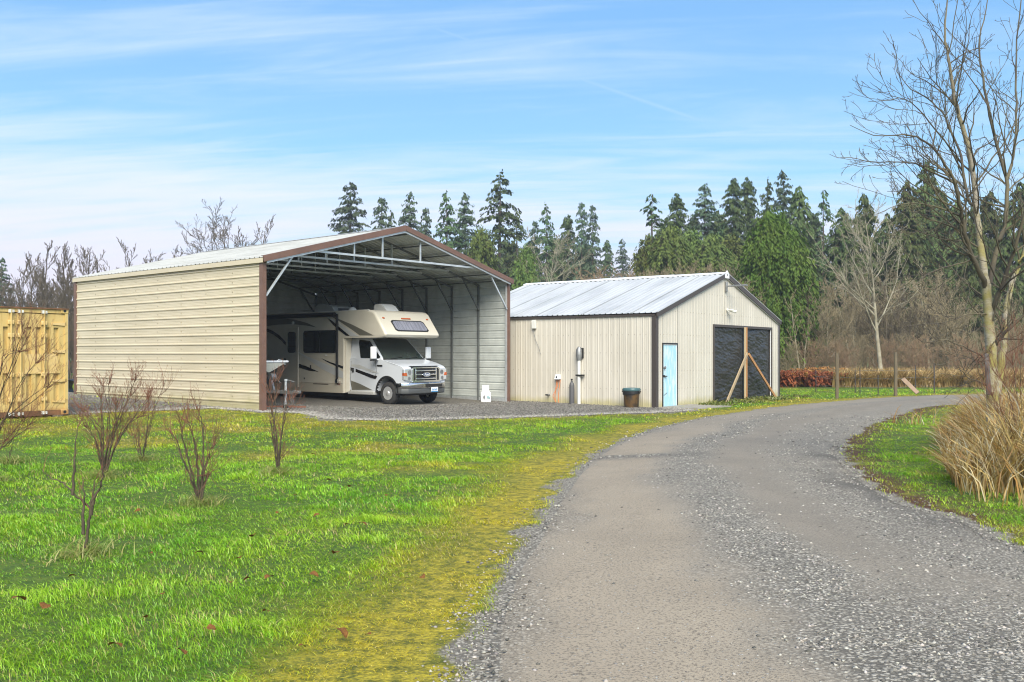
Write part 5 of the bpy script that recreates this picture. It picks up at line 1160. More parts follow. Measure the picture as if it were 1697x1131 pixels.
FIR = leaf_mat('fir_needles', (0.068, 0.112, 0.048), (0.118, 0.168, 0.068), 0.8, 0.2)
FIRB = leaf_mat('blue_fir_needles', (0.078, 0.122, 0.074), (0.128, 0.172, 0.100), 0.8, 0.2)
CED = leaf_mat('cedar_sprays', (0.075, 0.140, 0.030), (0.145, 0.210, 0.050), 0.7, 0.3, rnd=0.12)
CEDL = leaf_mat('lime_cedar_sprays', (0.11, 0.155, 0.045), (0.17, 0.21, 0.06), 0.7, 0.3)
HEM = leaf_mat('drooping_hemlock', (0.080, 0.115, 0.045), (0.130, 0.165, 0.062), 0.8, 0.2)

GF = 'conifers on the skyline'
PROTO = {}
def proto_fir(kind, first):
    """first use builds the kind, later uses copy it"""
    k = dict(a=dict(H=22, seed=1, lm=FIRB, width=.175, droop=.22), b=dict(H=22, seed=2, lm=FIRB, width=.15, droop=.32, density=.95), c=dict(H=22, seed=3, lm=FIR, width=.15, droop=.42, sparse=.25, density=.8),
             d=dict(H=22, seed=4, lm=FIR, width=.18, droop=.40, density=1.3), e=dict(H=22, seed=5, lm=HEM, width=.15, droop=.8, leaf=.6, density=1.1), f=dict(H=22, seed=6, lm=FIR, width=.13, droop=.5, sparse=.45, density=.7),
             g=dict(H=14, seed=7, lm=CEDL, width=.20, droop=.45, shape='dome', leaf=.42, density=1.3), h=dict(H=22, seed=8, lm=HEM, width=.23, droop=.5, leaf=.5, density=1.9))[kind]
    return k
def fir(kind, px, py, Y, label, wf=1.0, name='conifer_tree'):
    z0 = -0.22; H = HC - z0 - (py - YH) / F_PX * Y; X = (px - CX) / F_PX * Y; k = proto_fir(kind, 0); rz = (px * 37 % 628) / 100
    sc = H / k['H']; sxy = sc * wf
    if kind not in PROTO:
        T = conifer(name, label, loc=(X, Y, z0), rz=rz, group=GF, **k); PROTO[kind] = T; T.scale = (sxy, sxy, sc); return T
    return copy_thing(PROTO[kind], (X, Y, z0), rz, sc, label, GF, sxy)
for a in (
    ('a', 3, 428, 80, 'dark fir cut by the picture edge above the yellow container', 1.0),
    ('a', 581, 303, 108, 'broad bluish fir left of the tan shed gable peak, first of the skyline row', 1.15),
    ('b', 632, 327, 112, 'fir behind the shed roof, second from the shed ridge end of the row', 1.0),
    ('c', 648, 348, 122, 'slight fir squeezed behind the fir nearest the shed peak', 0.8),
    ('a', 679, 319, 110, 'pointed fir standing directly over the shed gable peak', 0.9),
    ('b', 706, 344, 118, 'short fir just right of the shed gable peak', 0.85),
    ('c', 740, 316, 110, 'narrow fir with open branching over the right slope of the shed roof', 1.0),
    ('a', 771, 320, 112, 'even conical fir next to the narrow open one, over the shed roof slope', 0.95),
    ('g', 797, 382, 92, 'light green tree below the tallest fir, at the shed roof edge', 0.8),
    ('c', 829, 285, 104, 'tallest fir of the middle group, ragged top above the gap between shed and barn', 1.35),
    ('f', 857, 345, 112, 'sparse half-bare fir right behind the tallest middle fir', 1.1),
    ('b', 886, 366, 122, 'short fir between the tallest middle fir and the twin firs', 0.8),
    ('c', 905, 338, 118, 'slim fir with a fine tip in front of the gap left of the twin firs', 0.9),
    ('g', 872, 410, 84, 'lime green cedar low behind the barn roof at the shed corner', 0.75),
    ('d', 941, 357, 120, 'dense fir behind the pale bare tree over the barn roof', 0.9),
    ('b', 964, 335, 118, 'left one of the twin pointed firs over the middle of the barn roof', 0.75),
    ('b', 982, 340, 117, 'right one of the twin pointed firs over the middle of the barn roof', 0.75),
    ('d', 1006, 399, 150, 'small far fir at the foot of the twin firs', 0.8),
    ('a', 1031, 397, 150, 'small far fir alone in the dip of the skyline', 0.8),
    ('f', 1080, 322, 94, 'thin-topped fir with clear gaps at the start of the right hand group', 1.35),
    ('d', 1122, 322, 100, 'fir with a sharp dense tip right of the thin-topped one', 1.0),
    ('a', 1168, 306, 102, 'layered fir with wide open branches above the barn ridge', 1.1),
    ('d', 1216, 297, 95, 'left of two dense firs touching each other above the barn ridge end', 0.95),
    ('d', 1239, 295, 99, 'right of two dense firs touching each other above the barn ridge end', 0.85),
    ('c', 1272, 297, 100, 'fir with a tufted top directly behind the round green cedar', 0.85),
    ('a', 1298, 284, 98, 'highest fir behind the round green cedar', 0.95),
    ('e', 1325, 307, 84, 'dark weeping hemlock at the right shoulder of the round green cedar', 1.0),
    ('f', 1365, 315, 104, 'thin see-through fir standing alone against the sky right of the weeping hemlock', 1.0),
    ('h', 1432, 322, 78, 'dark bushy conifer behind the top of the leaning pale alder', 0.8),
    ('h', 1503, 300, 76, 'wide dark conifer with level boughs left of the big bare tree', 0.85),
    ('h', 1536, 268, 82, 'tall dark conifer whose broken top shows through the bare limbs', 0.8),
    ('e', 1585, 330, 80, 'dark conifer seen between the two main stems of the big bare tree', 1.1),
    ('h', 1640, 318, 84, 'dark conifer directly behind the big bare tree trunk', 0.9),
    ('e', 1690, 300, 78, 'dark conifer at the picture edge behind the big bare tree', 1.1),
    ('d', 1400, 372, 96, 'shaded fir filling the gap left of the leaning alder', 1.3),
    ('d', 1462, 380, 92, 'shaded fir low between the leaning alder and the wide dark conifer', 1.3),
    ('g', 1112, 378, 82, 'olive green cedar low under the sharp tipped fir', 1.1),
    ('g', 1180, 392, 86, 'olive green cedar low under the layered fir', 1.2),
    ('g', 1075, 395, 88, 'olive green cedar at the left foot of the thin-topped fir', 0.9),
    ('d', 1150, 360, 106, 'shaded fir between the sharp tipped fir and the layered fir', 1.1),
    ('d', 850, 400, 130, 'shaded fir filling in below the tallest middle fir', 1.2),
    ('d', 915, 392, 132, 'shaded fir filling in behind the slim fine-tipped fir', 1.2),
    ('d', 760, 392, 128, 'shaded fir filling in below the even conical fir', 1.3),
    ('d', 700, 385, 128, 'shaded fir filling in behind the short fir at the shed peak', 1.2),
    ('h', 1395, 345, 88, 'dark conifer between the see-through fir and the bushy one, behind the alder', 0.9),
    ('d', 1345, 400, 110, 'shaded fir low between the weeping hemlock and the see-through fir', 1.3),
    ('e', 1470, 352, 82, 'dark conifer closing the gap right of the leaning alder', 1.0),
    ('h', 1562, 320, 90, 'dark conifer rising behind the left limbs of the big bare tree', 0.9),
    ('h', 1612, 340, 72, 'shaded conifer tight behind the fork of the big bare tree', 0.8),
    ('e', 1668, 345, 74, 'shaded conifer between the second trunk and the picture edge', 0.9),
    ('d', 1200, 372, 108, 'shaded fir filling below the two touching firs', 1.3),
    ('d', 1250, 365, 110, 'shaded fir behind the left shoulder of the round green cedar', 1.2),
    ('d', 1095, 378, 108, 'shaded fir filling below the thin-topped fir', 1.1),
    ('d', 660, 385, 130, 'shaded fir hidden mostly by the shed gable peak', 1.1),
    ('d', 810, 400, 126, 'shaded fir at the left foot of the tallest middle fir', 1.2),
    ('d', 970, 405, 136, 'shaded fir under the twin pointed firs', 1.2),
    ('h', 690, 398, 138, 'far dark conifer mass just right of the shed gable peak', 1.1),
    ('h', 745, 402, 140, 'far dark conifer under the narrow open fir', 1.1),
    ('h', 788, 398, 142, 'far dark conifer between the even fir and the tallest middle fir', 1.1),
    ('h', 838, 396, 140, 'far dark conifer behind the trunk of the tallest middle fir', 1.1),
    ('h', 880, 398, 144, 'far dark conifer above the lime green cedar', 1.1),
    ('h', 925, 396, 142, 'far dark conifer behind the crown of the pale spreading tree', 1.1),
    ('h', 968, 400, 144, 'far dark conifer right behind the stems of the twin firs', 1.1),
    ('g', 1145, 385, 88, 'olive green cedar between the sharp tipped and the layered fir', 1.2),
    ('g', 1212, 395, 90, 'olive green cedar below the left one of the touching firs', 1.2),
    ('h', 1105, 362, 112, 'dark conifer behind the olive green cedars, left of the layered fir', 1.0),
    ('h', 1190, 350, 112, 'dark conifer in the gap between the layered fir and the touching firs', 1.0),
    ('h', 1345, 352, 106, 'dark conifer in the gap left of the see-through fir', 1.0),
): fir(*a)
# the big round cedar close behind the barn
_Y = 60.0; cedar = conifer('cedar_tree', 'broad bright green cedar rising close behind the barn gable', HC + .2 - (362 - YH) / F_PX * _Y, 21, CED, ((1279 - CX) / F_PX * _Y, _Y, -0.22), width=0.225, start=0.03, density=5.2, droop=0.38, leaf=0.27, shape='dome')
_Y = 64.0; conifer('cedar_tree', 'dead-topped green cedar leaning on the right side of the broad one', HC + .2 - (388 - YH) / F_PX * _Y, 22, CED, ((1316 - CX) / F_PX * _Y, _Y, -0.22), width=0.16, start=0.03, density=1.8, droop=0.7, leaf=0.5, shape='dome')

def bare_at(spec, px, py, Y, label, tm, cm, seed, proto=None, group=None, name='bare_tree', **kw):
    z0 = -0.2 if px > 700 else float(gz((px - CX) / F_PX * Y, Y)); H = (HC - z0 - (py - YH) / F_PX * Y) * 0.87; X = (px - CX) / F_PX * Y
    if proto is not None:
        src, h0 = proto; return copy_thing(src, (X, Y, z0), seed * 1.7, H / h0, label, group)
    return bare_tree(name, label, spec, H, seed, tm, cm, (X, Y, z0), 0, group, **kw), H
GL = 'bare trees beyond the container'
t1, h1 = bare_at('tall', 60, 388, 66, 'tall bare tree with two leaders over the right end of the yellow container', TRUNK, TWIG_D, 31, group=GL, stems=3, minr=.013)
t2, h2 = bare_at('thin', 96, 412, 68, 'short bare tree beside the two-leader tree over the container', TRUNK, TWIG_D, 32, group=GL, minr=.013, stems=2)
t3, h3 = bare_at('tall', 117, 388, 66, 'thick bushy bare tree against the tan shed rear corner', TRUNK, TWIG_D, 33, group=GL, stems=5, minr=.013)
for sp_, px, py, Y, lab, src in (('t', 150, 392, 70, 'slender bare tree poking above the rear eave corner of the shed', (t2, h2)), ('t', 169, 397, 72, 'single bare pole-like tree right of the slender one over the shed eave', (t2, h2)), ('t', 30, 420, 74, 'smaller bare tree left of the two-leader tree', (t1, h1)),
        ('t', 10, 452, 62, 'low bare tree by the dark fir at the picture edge', (t3, h3)), ('t', 78, 440, 58, 'low twiggy tree filling in under the two-leader tree', (t3, h3)), ('t', 42, 455, 56, 'low twiggy tree directly over the container doors', (t1, h1)), ('t', 135, 446, 60, 'low twiggy tree tight to the shed corner trim', (t1, h1)), ('t', 110, 462, 50, 'low twiggy thicket tree in the slot between container and shed', (t3, h3)), ('t', 22, 478, 52, 'lowest twiggy thicket tree above the left container door', (t3, h3)), ('t', 62, 480, 50, 'lowest twiggy thicket tree above the container door seam', (t3, h3)), ('t', 95, 484, 48, 'lowest twiggy thicket tree above the container corner casting', (t3, h3)), ('t', 124, 490, 46, 'twiggy thicket tree behind the culvert pipe', (t3, h3))):
    bare_at('', px, py, Y, lab, 0, 0, px, src, GL)
b1, hb1 = bare_at('tall', 242, 388, 74, 'bare tree showing only its top over the middle of the shed roof slope', TRUNK, TWIG_D, 36, stems=4, minr=.014, group='bare tops above the shed roof')
b2, hb2 = bare_at('spread', 375, 342, 78, 'wide bare crown above the shed roof, fullest of the tops there', TRUNK, TWIG_D, 37, stems=4, minr=.014, group='bare tops above the shed roof')
bare_at('', 270, 402, 80, 'thin bare top right next to the middle one over the shed roof', 0, 0, 5, (b1, hb1), 'bare tops above the shed roof')
bare_at('', 405, 348, 84, 'narrow bare top rising right of the wide crown above the shed roof', 0, 0, 9, (b1, hb1), 'bare tops above the shed roof')
bare_at('spread', 917, 378, 84, 'pale spreading bare tree over the middle of the barn roof', TWIG_P, TWIG_P, 41, minr=.014)
alder, ha = bare_at('alder', 1462, 318, 55, 'tall pale alder leaning left beyond the wire fence', TWIG_P, TWIG_P, 43, minr=.010, lean=(-.10, 0), stems=1, r0=.145, frm=.30)
# russet and tan brush above the barn roof
GB = 'brush behind the barn'
k1, kh1 = bare_at('spread', 965, 444, 66, 'russet brush at the left end above the barn roof', TWIG_R, TWIG_R, 51, group=GB, name='bare_shrub', stems=6, minr=.009, r0=.05, frm=.05, cat='shrub')
k2, kh2 = bare_at('spread', 1160, 424, 64, 'tall tan brush just left of the barn ridge end', TWIG_T, TWIG_T, 52, group=GB, name='bare_shrub', stems=6, minr=.009, r0=.05, frm=.05, cat='shrub')
for px, py, Y, lab, src in ((1000, 440, 68, 'russet brush second from the left above the barn roof', 1), (1030, 444, 66, 'russet brush under the dip in the skyline', 1), (930, 460, 64, 'low tan brush at the foot of the pale spreading tree', 2), (1062, 440, 67, 'tan brush below the thin-topped fir', 2), (1095, 436, 69, 'tan brush below the sharp tipped fir', 2), (1128, 434, 66, 'tan brush below the layered fir', 2), (1192, 427, 66, 'tan brush touching the barn ridge end cap', 2), (895, 467, 62, 'low russet brush by the lime green cedar', 1), (1060, 452, 60, 'low russet brush nearest above the ridge vent', 1), (1215, 450, 58, 'low tan brush tucked between ridge end and the broad cedar', 2)):
    bare_at('', px, py, Y, lab, 0, 0, px, (k1, kh1) if src == 1 else (k2, kh2), GB)
# the thicket of bare saplings beyond the fence
GT = 'saplings of the thicket beyond the fence'
th = [bare_at('thin', 1318, 468, 58, 'tan sapling at the very left of the thicket, by the barn corner', TWIG_P, TWIG_T, 61, group=GT, name='bare_sapling', minr=.009, stems=2),
      bare_at('tall', 1340, 462, 60, 'twiggy tan sapling second from the barn corner in the thicket', TWIG_D2, TWIG_D2, 62, group=GT, name='bare_sapling', minr=.009, stems=3),
      bare_at('spread', 1372, 455, 59, 'wide pale sapling third from the barn corner in the thicket', TWIG_P, TWIG_T, 63, group=GT, name='bare_sapling', minr=.009, stems=3)]
rr_ = random.Random(8); ordn = ['fourth', 'fifth', 'sixth', 'seventh', 'eighth', 'ninth', 'tenth', 'eleventh', 'twelfth', 'thirteenth', 'fourteenth', 'fifteenth', 'sixteenth', 'seventeenth', 'eighteenth', 'nineteenth', 'twentieth', 'twenty-first', 'twenty-second', 'twenty-third', 'twenty-fourth', 'twenty-fifth', 'twenty-sixth', 'twenty-seventh', 'twenty-eighth', 'twenty-ninth', 'thirtieth', 'thirty-first']
for i, o_ in enumerate(ordn):
    px = 1392 + i * 11.4; py = 425 + rr_.random() * 95; Y = 57 + rr_.random() * 24; bare_at('', px, py, Y, f'bare sapling, {o_} from the barn corner in the thicket', 0, 0, i * 3 + 1, th[i % 3], GT)
GU = 'undergrowth shrubs at the foot of the thicket'
for i, (px, py, Y, lab) in enumerate(((1310, 560, 57, 'brown undergrowth shrub nearest the barn corner'), (1338, 556, 58, 'brown undergrowth shrub behind the russet bracken'), (1366, 550, 59, 'brown undergrowth shrub behind the first wooden fence post'), (1398, 552, 57, 'brown undergrowth shrub right of the first wooden fence post'), (1430, 548, 59, 'brown undergrowth shrub behind the thin fence stakes'), (1462, 552, 58, 'brown undergrowth shrub left of the second wooden fence post'), (1494, 546, 59, 'brown undergrowth shrub behind the second wooden fence post'), (1526, 550, 57, 'brown undergrowth shrub over the leaning plank'), (1558, 545, 60, 'brown undergrowth shrub at the drive bend'), (1590, 548, 57, 'brown undergrowth shrub left of the big trunk'), (1622, 544, 58, 'brown undergrowth shrub hidden behind the big trunk'), (1656, 548, 56, 'brown undergrowth shrub right of the big trunk'), (1688, 545, 57, 'brown undergrowth shrub at the picture edge'))):
    bare_at('', px, py, Y, lab, 0, 0, i + 3, (k1, kh1) if i % 2 else (k2, kh2), GU)
# ------------------------------------------------------------------ the big bare tree by the drive
def big_tree():
    Y0 = 14.0; base = G(1646, 770); z0 = float(gz(base.x, Y0)); bx = (1646 - CX) / F_PX * Y0
    T = thing('big_bare_tree', 'large mossy bare tree with two trunks in the dry grass by the drive', 'tree', (bx, Y0, z0))
    m = bpy.data.materials.new('mossy_bark'); m.use_nodes = True; t = m.node_tree; p = t.nodes['Principled BSDF']; tc = t.nodes.new('ShaderNodeTexCoord'); v = tc.outputs['Object']
    n1 = noise_ex(t, v, 2.2, 5, 0.6); mp = t.nodes.new('ShaderNodeMapping'); mp.inputs['Scale'].default_value = (3, 3, 9); t.links.new(v, mp.inputs[0]); n2 = noise_ex(t, mp.outputs[0], 3.0, 5, 0.65)
    c = mixc(t, n2.sstep(0.35, 0.62), (0.24, 0.21, 0.16), (0.36, 0.33, 0.27)); spz = t.nodes.new('ShaderNodeSeparateXYZ'); t.links.new(v, spz.inputs[0]); hz_ = (Ex(t, spz.outputs[2]).sstep(2.5, 6.0) * -0.8 + 1.0)
    c = mixc(t, hz_ * -1.0 + 1.0, c, (0.12, 0.10, 0.075)); c = mixc(t, n1.sstep(0.42, 0.62) * hz_, c, (0.24, 0.21, 0.06)); c = mixc(t, n2.sstep(0.66, 0.72), c, (0.07, 0.06, 0.045))
    t.links.new(c, p.inputs['Base Color']); p.inputs['Roughness'].default_value = 0.9; b = t.nodes.new('ShaderNodeBump'); b.inputs['Strength'].default_value = 0.4; b.inputs['Distance'].default_value = 0.02; t.links.new(n2.s, b.inputs['Height']); t.links.new(b.outputs[0], p.inputs['Normal'])
    tw = mat('big_tree_twig', (0.16, 0.135, 0.10), 0.9, 0, (0.24, 0.205, 0.13), 1.5)
    rr = np.random.default_rng(77); trunk, crown = Tubes(), Tubes(); RS = 0.56
    def P(pts, off):
        out = []
        for k, (px, py) in enumerate(pts):
            o = off[0] + (off[1] - off[0]) * k / (len(pts) - 1); q = at(px, py, Y0 + o); out.append((q.x - bx, q.y - Y0, q.z - z0))
        P_ = np.array(out); s = np.linspace(0, len(P_) - 1, (len(P_) - 1) * 3 + 1); res = np.stack([np.interp(s, np.arange(len(P_)), P_[:, i]) for i in range(3)], 1)
        if len(res) > 4: res[1:-1] = (res[:-2] + res[1:-1] * 2 + res[2:]) / 4
        return res + np.r_[np.zeros((1, 3)), rr.normal(0, 0.006, (len(res) - 1, 3))]
    sp = dict(num=[1, 1, 5, 2], seg=[6, 7, 5, 3], wig=[0, .15, .19, .2], up=[0, .55, .55, .3], taper=[1, .8, .8, .8], ang=[0, 50, 42, 40], len=[1, 1, .42, .45], rad=[1, 1, .5, .55], shape=lambda t: 1 - .5 * t)
    sp['from'] = [0, .1, .12, .2]
    def limb(pts, off, r0, r1, twigs=10, tl=1.3, main=False, start=.15):
        q = P(pts, off); n = len(q); rad = np.maximum(np.linspace(r0, r1, n) * RS, .004); (trunk if main else crown).add(q, rad, 12 if main else 7); d = np.gradient(q, axis=0)
        for k in range(int(twigs * .75)):
            f = start + (1 - start) * (k + rr.random()) / twigs; i = min(int(f * (n - 1)), n - 2); ax = d[i] / np.linalg.norm(d[i])
            w = np.cross(ax, rr.normal(0, 1, 3)); w /= np.linalg.norm(w); an = R(35 + 35 * rr.random()); nd = ax * math.cos(an) + w * math.sin(an) + np.array([-.10, 0, .18])
            grow((crown, crown), rr, q[i], nd, tl * (0.55 + 1.1 * rr.random()) * (1.1 - 0.5 * f), max(0.005, min(rad[i] * .5, .016)), 1, sp, 0.0034)
    limb([(1648, 790), (1647, 720), (1646, 657), (1643, 608), (1641, 559), (1638, 513), (1635, 471)], (0, 0), .185, .115, 5, .9, True, .6)
    limb([(1648, 800), (1647, 770), (1647, 745)], (0, 0), .27, .17, 0, main=True)
    limb([(1635, 471), (1627, 430), (1622, 380), (1617, 347), (1614, 286), (1600, 223), (1584, 178), (1577, 134), (1571, 95), (1565, 57), (1571, 0), (1574, -60)], (0, .5), .100, .010, 26, 1.5, True)
    limb([(1634, 480), (1628, 459), (1610, 425), (1599, 389), (1594, 356), (1590, 337), (1584, 305), (1568, 274), (1545, 242), (1520, 226), (1488, 224), (1447, 226), (1409, 208)], (0, -1.2), .075, .005, 22, 1.2)
    limb([(1584, 305), (1560, 292), (1539, 283), (1517, 270), (1488, 269), (1444, 270), (1412, 261), (1388, 262)], (-.5, -1.2), .028, .005, 12, .9)
    limb([(1612, 340), (1603, 331), (1596, 286), (1590, 248), (1571, 210), (1560, 185), (1540, 165), (1510, 150), (1485, 120), (1482, 88)], (0, 1.0), .045, .005, 18, 1.1)
    limb([(1596, 286), (1565, 230), (1530, 190), (1500, 160), (1470, 168), (1440, 168)], (.3, -.6), .024, .005, 12, .9)
    limb([(1584, 178), (1560, 150), (1535, 120), (1520, 95)], (.3, -.4), .020, .005, 8, .8)
    limb([(1640, 470), (1653, 408), (1667, 372), (1669, 330), (1670, 296), (1652, 245), (1641, 191), (1631, 146), (1623, 95), (1622, 64), (1635, 19), (1639, -40)], (0, .9), .072, .009, 24, 1.4)
    limb([(1670, 296), (1679, 264), (1685, 204), (1684, 153), (1685, 64), (1693, 0), (1696, -50)], (.4, 1.2), .045, .009, 16, 1.3)
    limb([(1643, 520), (1652, 494), (1663, 467), (1676, 431), (1685, 399), (1694, 363), (1712, 310), (1722, 240), (1735, 150)], (0, -1.0), .075, .012, 14, 1.3)
    limb([(1652, 655), (1658, 610), (1663, 579), (1665, 539), (1672, 487), (1685, 444), (1698, 412), (1718, 360), (1740, 270), (1752, 160)], (.35, .8), .115, .02, 12, 1.5, True)
    limb([(1647, 575), (1657, 560), (1672, 546), (1695, 523), (1722, 505), (1760, 470)], (0, -.6), .062, .015, 8, 1.2)
    limb([(1636, 600), (1630, 592), (1613, 582), (1587, 570), (1564, 562), (1528, 569), (1517, 557)], (0, -.8), .024, .005, 7, .7)
    limb([(1637, 522), (1628, 520), (1604, 520), (1574, 534), (1528, 539), (1495, 541)], (0, -.7), .018, .004, 6, .6)
    limb([(1638, 606), (1620, 598), (1594, 590), (1558, 580)], (0, -.5), .015, .004, 5, .5)
    limb([(1638, 640), (1630, 637), (1612, 628), (1594, 624), (1560, 620)], (0, -.6), .018, .004, 7, .6)
    limb([(1630, 646), (1610, 640), (1580, 640), (1552, 644)], (-.1, -.6), .012, .004, 6, .6)
    limb([(1620, 425), (1607, 433), (1574, 441), (1541, 451), (1515, 474), (1486, 497)], (0, -.9), .026, .005, 14, .9)
    limb([(1599, 400), (1575, 400), (1545, 392), (1510, 380), (1480, 372)], (0, -.9), .020, .005, 12, .9)
    limb([(1610, 425), (1590, 410), (1570, 396), (1545, 385), (1520, 392)], (-.2, .9), .022, .005, 10, .9)
    limb([(1594, 360), (1560, 345), (1520, 335), (1485, 340), (1455, 355)], (-.3, -1.3), .022, .005, 12, .9)
    trunk.obj('trunk', m, T); crown.obj('branches', mat('mossy_limb', (0.125, 0.108, 0.065), 0.9, 0, (0.06, 0.05, 0.042), 1.2), T)
    mb = MB(); rr2 = random.Random(2); q0 = at(1635, 586, Y0 - .10); q1 = at(1639, 655, Y0 - .14)
    mb.bar((q0.x - bx, q0.y - Y0, q0.z - z0), (q1.x - bx, q1.y - Y0, q1.z - z0), .07, .05); mb.build('bark_scar', mat('bark_scar', (0.06, 0.055, 0.055), 0.9, 0, (0.14, 0.13, 0.12), 5, bump=.5), T, bevel=.04, seg=3)
big_tree()

# ------------------------------------------------------------------ shrubs on the lawn
FEET = []
SH1 = mat('shrub_stem', (0.045, 0.034, 0.022), 0.9, 0, (0.11, 0.085, 0.05), 6); SH2 = mat('red_shrub_twig', (0.22, 0.085, 0.05), 0.85, 0, (0.12, 0.065, 0.038), 3)
def lawn_shrub(px, py, stems, label, seed, extra, r0=.016, twig=7, side=.45, red=.5, group='bare shrubs on the lawn', bunch=True):
    """stems: photo points of each main stem, from the base up"""
    g = G(px, py); T = thing('bare_shrub', label, 'shrub', g, 0, 1, group); rr = np.random.default_rng(seed); a, b = Tubes(), Tubes()
    sp = dict(num=[1, 1, 3, 2], seg=[5, 5, 4, 3], wig=[0, .14, .18, .2], up=[0, .9, .5, .3], taper=[1, .8, .8, .8], ang=[0, 40, 38, 35], len=[1, 1, .5, .5], rad=[1, 1, .55, .6], shape=lambda t: 1); sp['from'] = [0, .2, .2, .2]
    top = min(p[1] for s_ in stems for p in s_); stems = [[(px + (x - px) * max(0.0, min(1.0, (py - y) / (py - top))) ** 0.45 if x != px else x, y) for x, y in s_] for s_ in stems] if bunch else stems
    stems = [[(x + (rr.normal(0, 7) * k / len(p) if e else 0), y + (rr.normal(0, 9) * k / len(p) if e else 0)) for k, (x, y) in enumerate(p)] for e in range(extra) for p in stems]
    for pts in stems:
        o = rr.normal(0, .12); n = len(pts); q = np.array([at(x, y, g.y + o * k / max(1, n - 1)) - g for k, (x, y) in enumerate(pts)]); s = np.linspace(0, n - 1, (n - 1) * 4 + 1)
        q = np.stack([np.interp(s, np.arange(n), q[:, i]) for i in range(3)], 1); q[1:-1] = (q[:-2] + 2 * q[1:-1] + q[2:]) / 4; q[1:] += rr.normal(0, .006, (len(q) - 1, 3)); q[0, 2] -= .03
        rad = np.linspace(r0 * .58, .0022, len(q)) * (0.8 + .4 * rr.random()); a.add(q, rad, 6); d = np.gradient(q, axis=0)
        for k in range(int(twig * 1.7)):
            f = .3 + .7 * (k + rr.random()) / twig; i = min(int(f * (len(q) - 1)), len(q) - 2); ax = d[i] / np.linalg.norm(d[i]); w = np.cross(ax, rr.normal(0, 1, 3)); w /= np.linalg.norm(w)
            grow((b, b), rr, q[i], ax * .75 + w * .65 + np.array([0, 0, .3]), side * (.5 + .8 * rr.random()), .0028, 1, sp, .0013)
    a.obj('stem', SH1, T)
    if b.n: b.obj('twigs', SH2, T)
    FEET.append((g.x, g.y)); return T
lawn_shrub(142, 922, [[(142, 922), (147, 870), (151, 845), (128, 822), (104, 800), (82, 790), (68, 778)], [(151, 845), (156, 830), (166, 805), (172, 785), (170, 740)], [(151, 848), (154, 820), (160, 790)], [(120, 815), (122, 780), (126, 740), (130, 700)], [(138, 880), (139, 830), (138, 790)]], 'dark Y-forked shrub nearest the camera on the lawn', 3, 1, .027, 2, .20, bunch=False)
lawn_shrub(172, 792, [[(172, 792), (176, 760), (186, 720), (184, 670), (176, 628)], [(174, 792), (190, 740), (206, 700), (216, 660), (226, 625)], [(168, 792), (166, 750), (160, 715), (140, 690), (118, 690)], [(178, 790), (196, 760), (215, 720), (235, 690), (262, 655)], [(170, 790), (172, 750), (170, 700), (165, 650)], [(176, 790), (190, 750), (200, 710), (196, 660)], [(168, 790), (158, 755), (150, 730), (128, 705)], [(180, 790), (205, 735), (228, 700), (250, 690)], [(174, 790), (182, 740), (205, 690), (240, 660)]], 'densest reddish shrub, a thick clump behind the Y-forked one', 4, 2, .016, 11, .26)
lawn_shrub(236, 764, [[(236, 764), (244, 735), (254, 700), (262, 670), (276, 630)], [(240, 764), (250, 730), (250, 690), (246, 655)], [(234, 764), (226, 735), (225, 700)], [(218, 760), (218, 735), (217, 720)]], 'thin shrub with splayed stems just right of the densest clump', 5, 2, .013, 7, .35)
lawn_shrub(330, 838, [[(330, 838), (330, 790), (322, 745), (316, 715), (308, 690)], [(333, 838), (338, 800), (340, 750), (334, 700), (328, 680)], [(326, 838), (315, 805), (300, 775), (285, 740), (272, 715)], [(336, 836), (346, 800), (354, 785), (358, 790)], [(328, 838), (312, 790), (300, 740), (296, 690)], [(334, 838), (345, 780), (350, 750), (362, 735)]], 'open upright shrub standing alone in the middle of the lawn', 6, 2, .018, 6, .30)
lawn_shrub(460, 786, [[(460, 786), (462, 750), (458, 715), (450, 690), (444, 640)], [(464, 786), (466, 745), (470, 710), (480, 680), (500, 668)], [(458, 786), (456, 745), (452, 705), (458, 650), (460, 628)], [(466, 786), (466, 765), (468, 760)], [(460, 786), (470, 730), (474, 690), (484, 655)], [(458, 786), (450, 730), (446, 690), (452, 660)]], 'slim upright shrub in front of the shed corner post', 7, 2, .015, 5, .28)
lawn_shrub(-25, 800, [[(-25, 800), (-10, 770), (5, 715), (30, 690), (70, 660), (105, 638)], [(-25, 800), (-5, 740), (20, 700), (45, 640), (75, 590)], [(-25, 800), (-10, 720), (5, 660), (30, 600), (50, 550)], [(-30, 800), (-10, 760), (20, 745), (55, 728), (95, 705)], [(-25, 800), (-20, 720), (0, 640), (10, 590), (40, 580)], [(-30, 800), (0, 740), (40, 730), (70, 690)]], 'wide reddish shrub at the edge of the lawn before the container', 8, 2, .018, 9, .45)
lawn_shrub(14, 768, [[(14, 768), (18, 750), (20, 730)], [(16, 768), (10, 750), (6, 735)], [(12, 768), (22, 745), (24, 720)]], 'tiny stub of a shrub under the wide reddish one', 9, 1, .010, 0, .15)

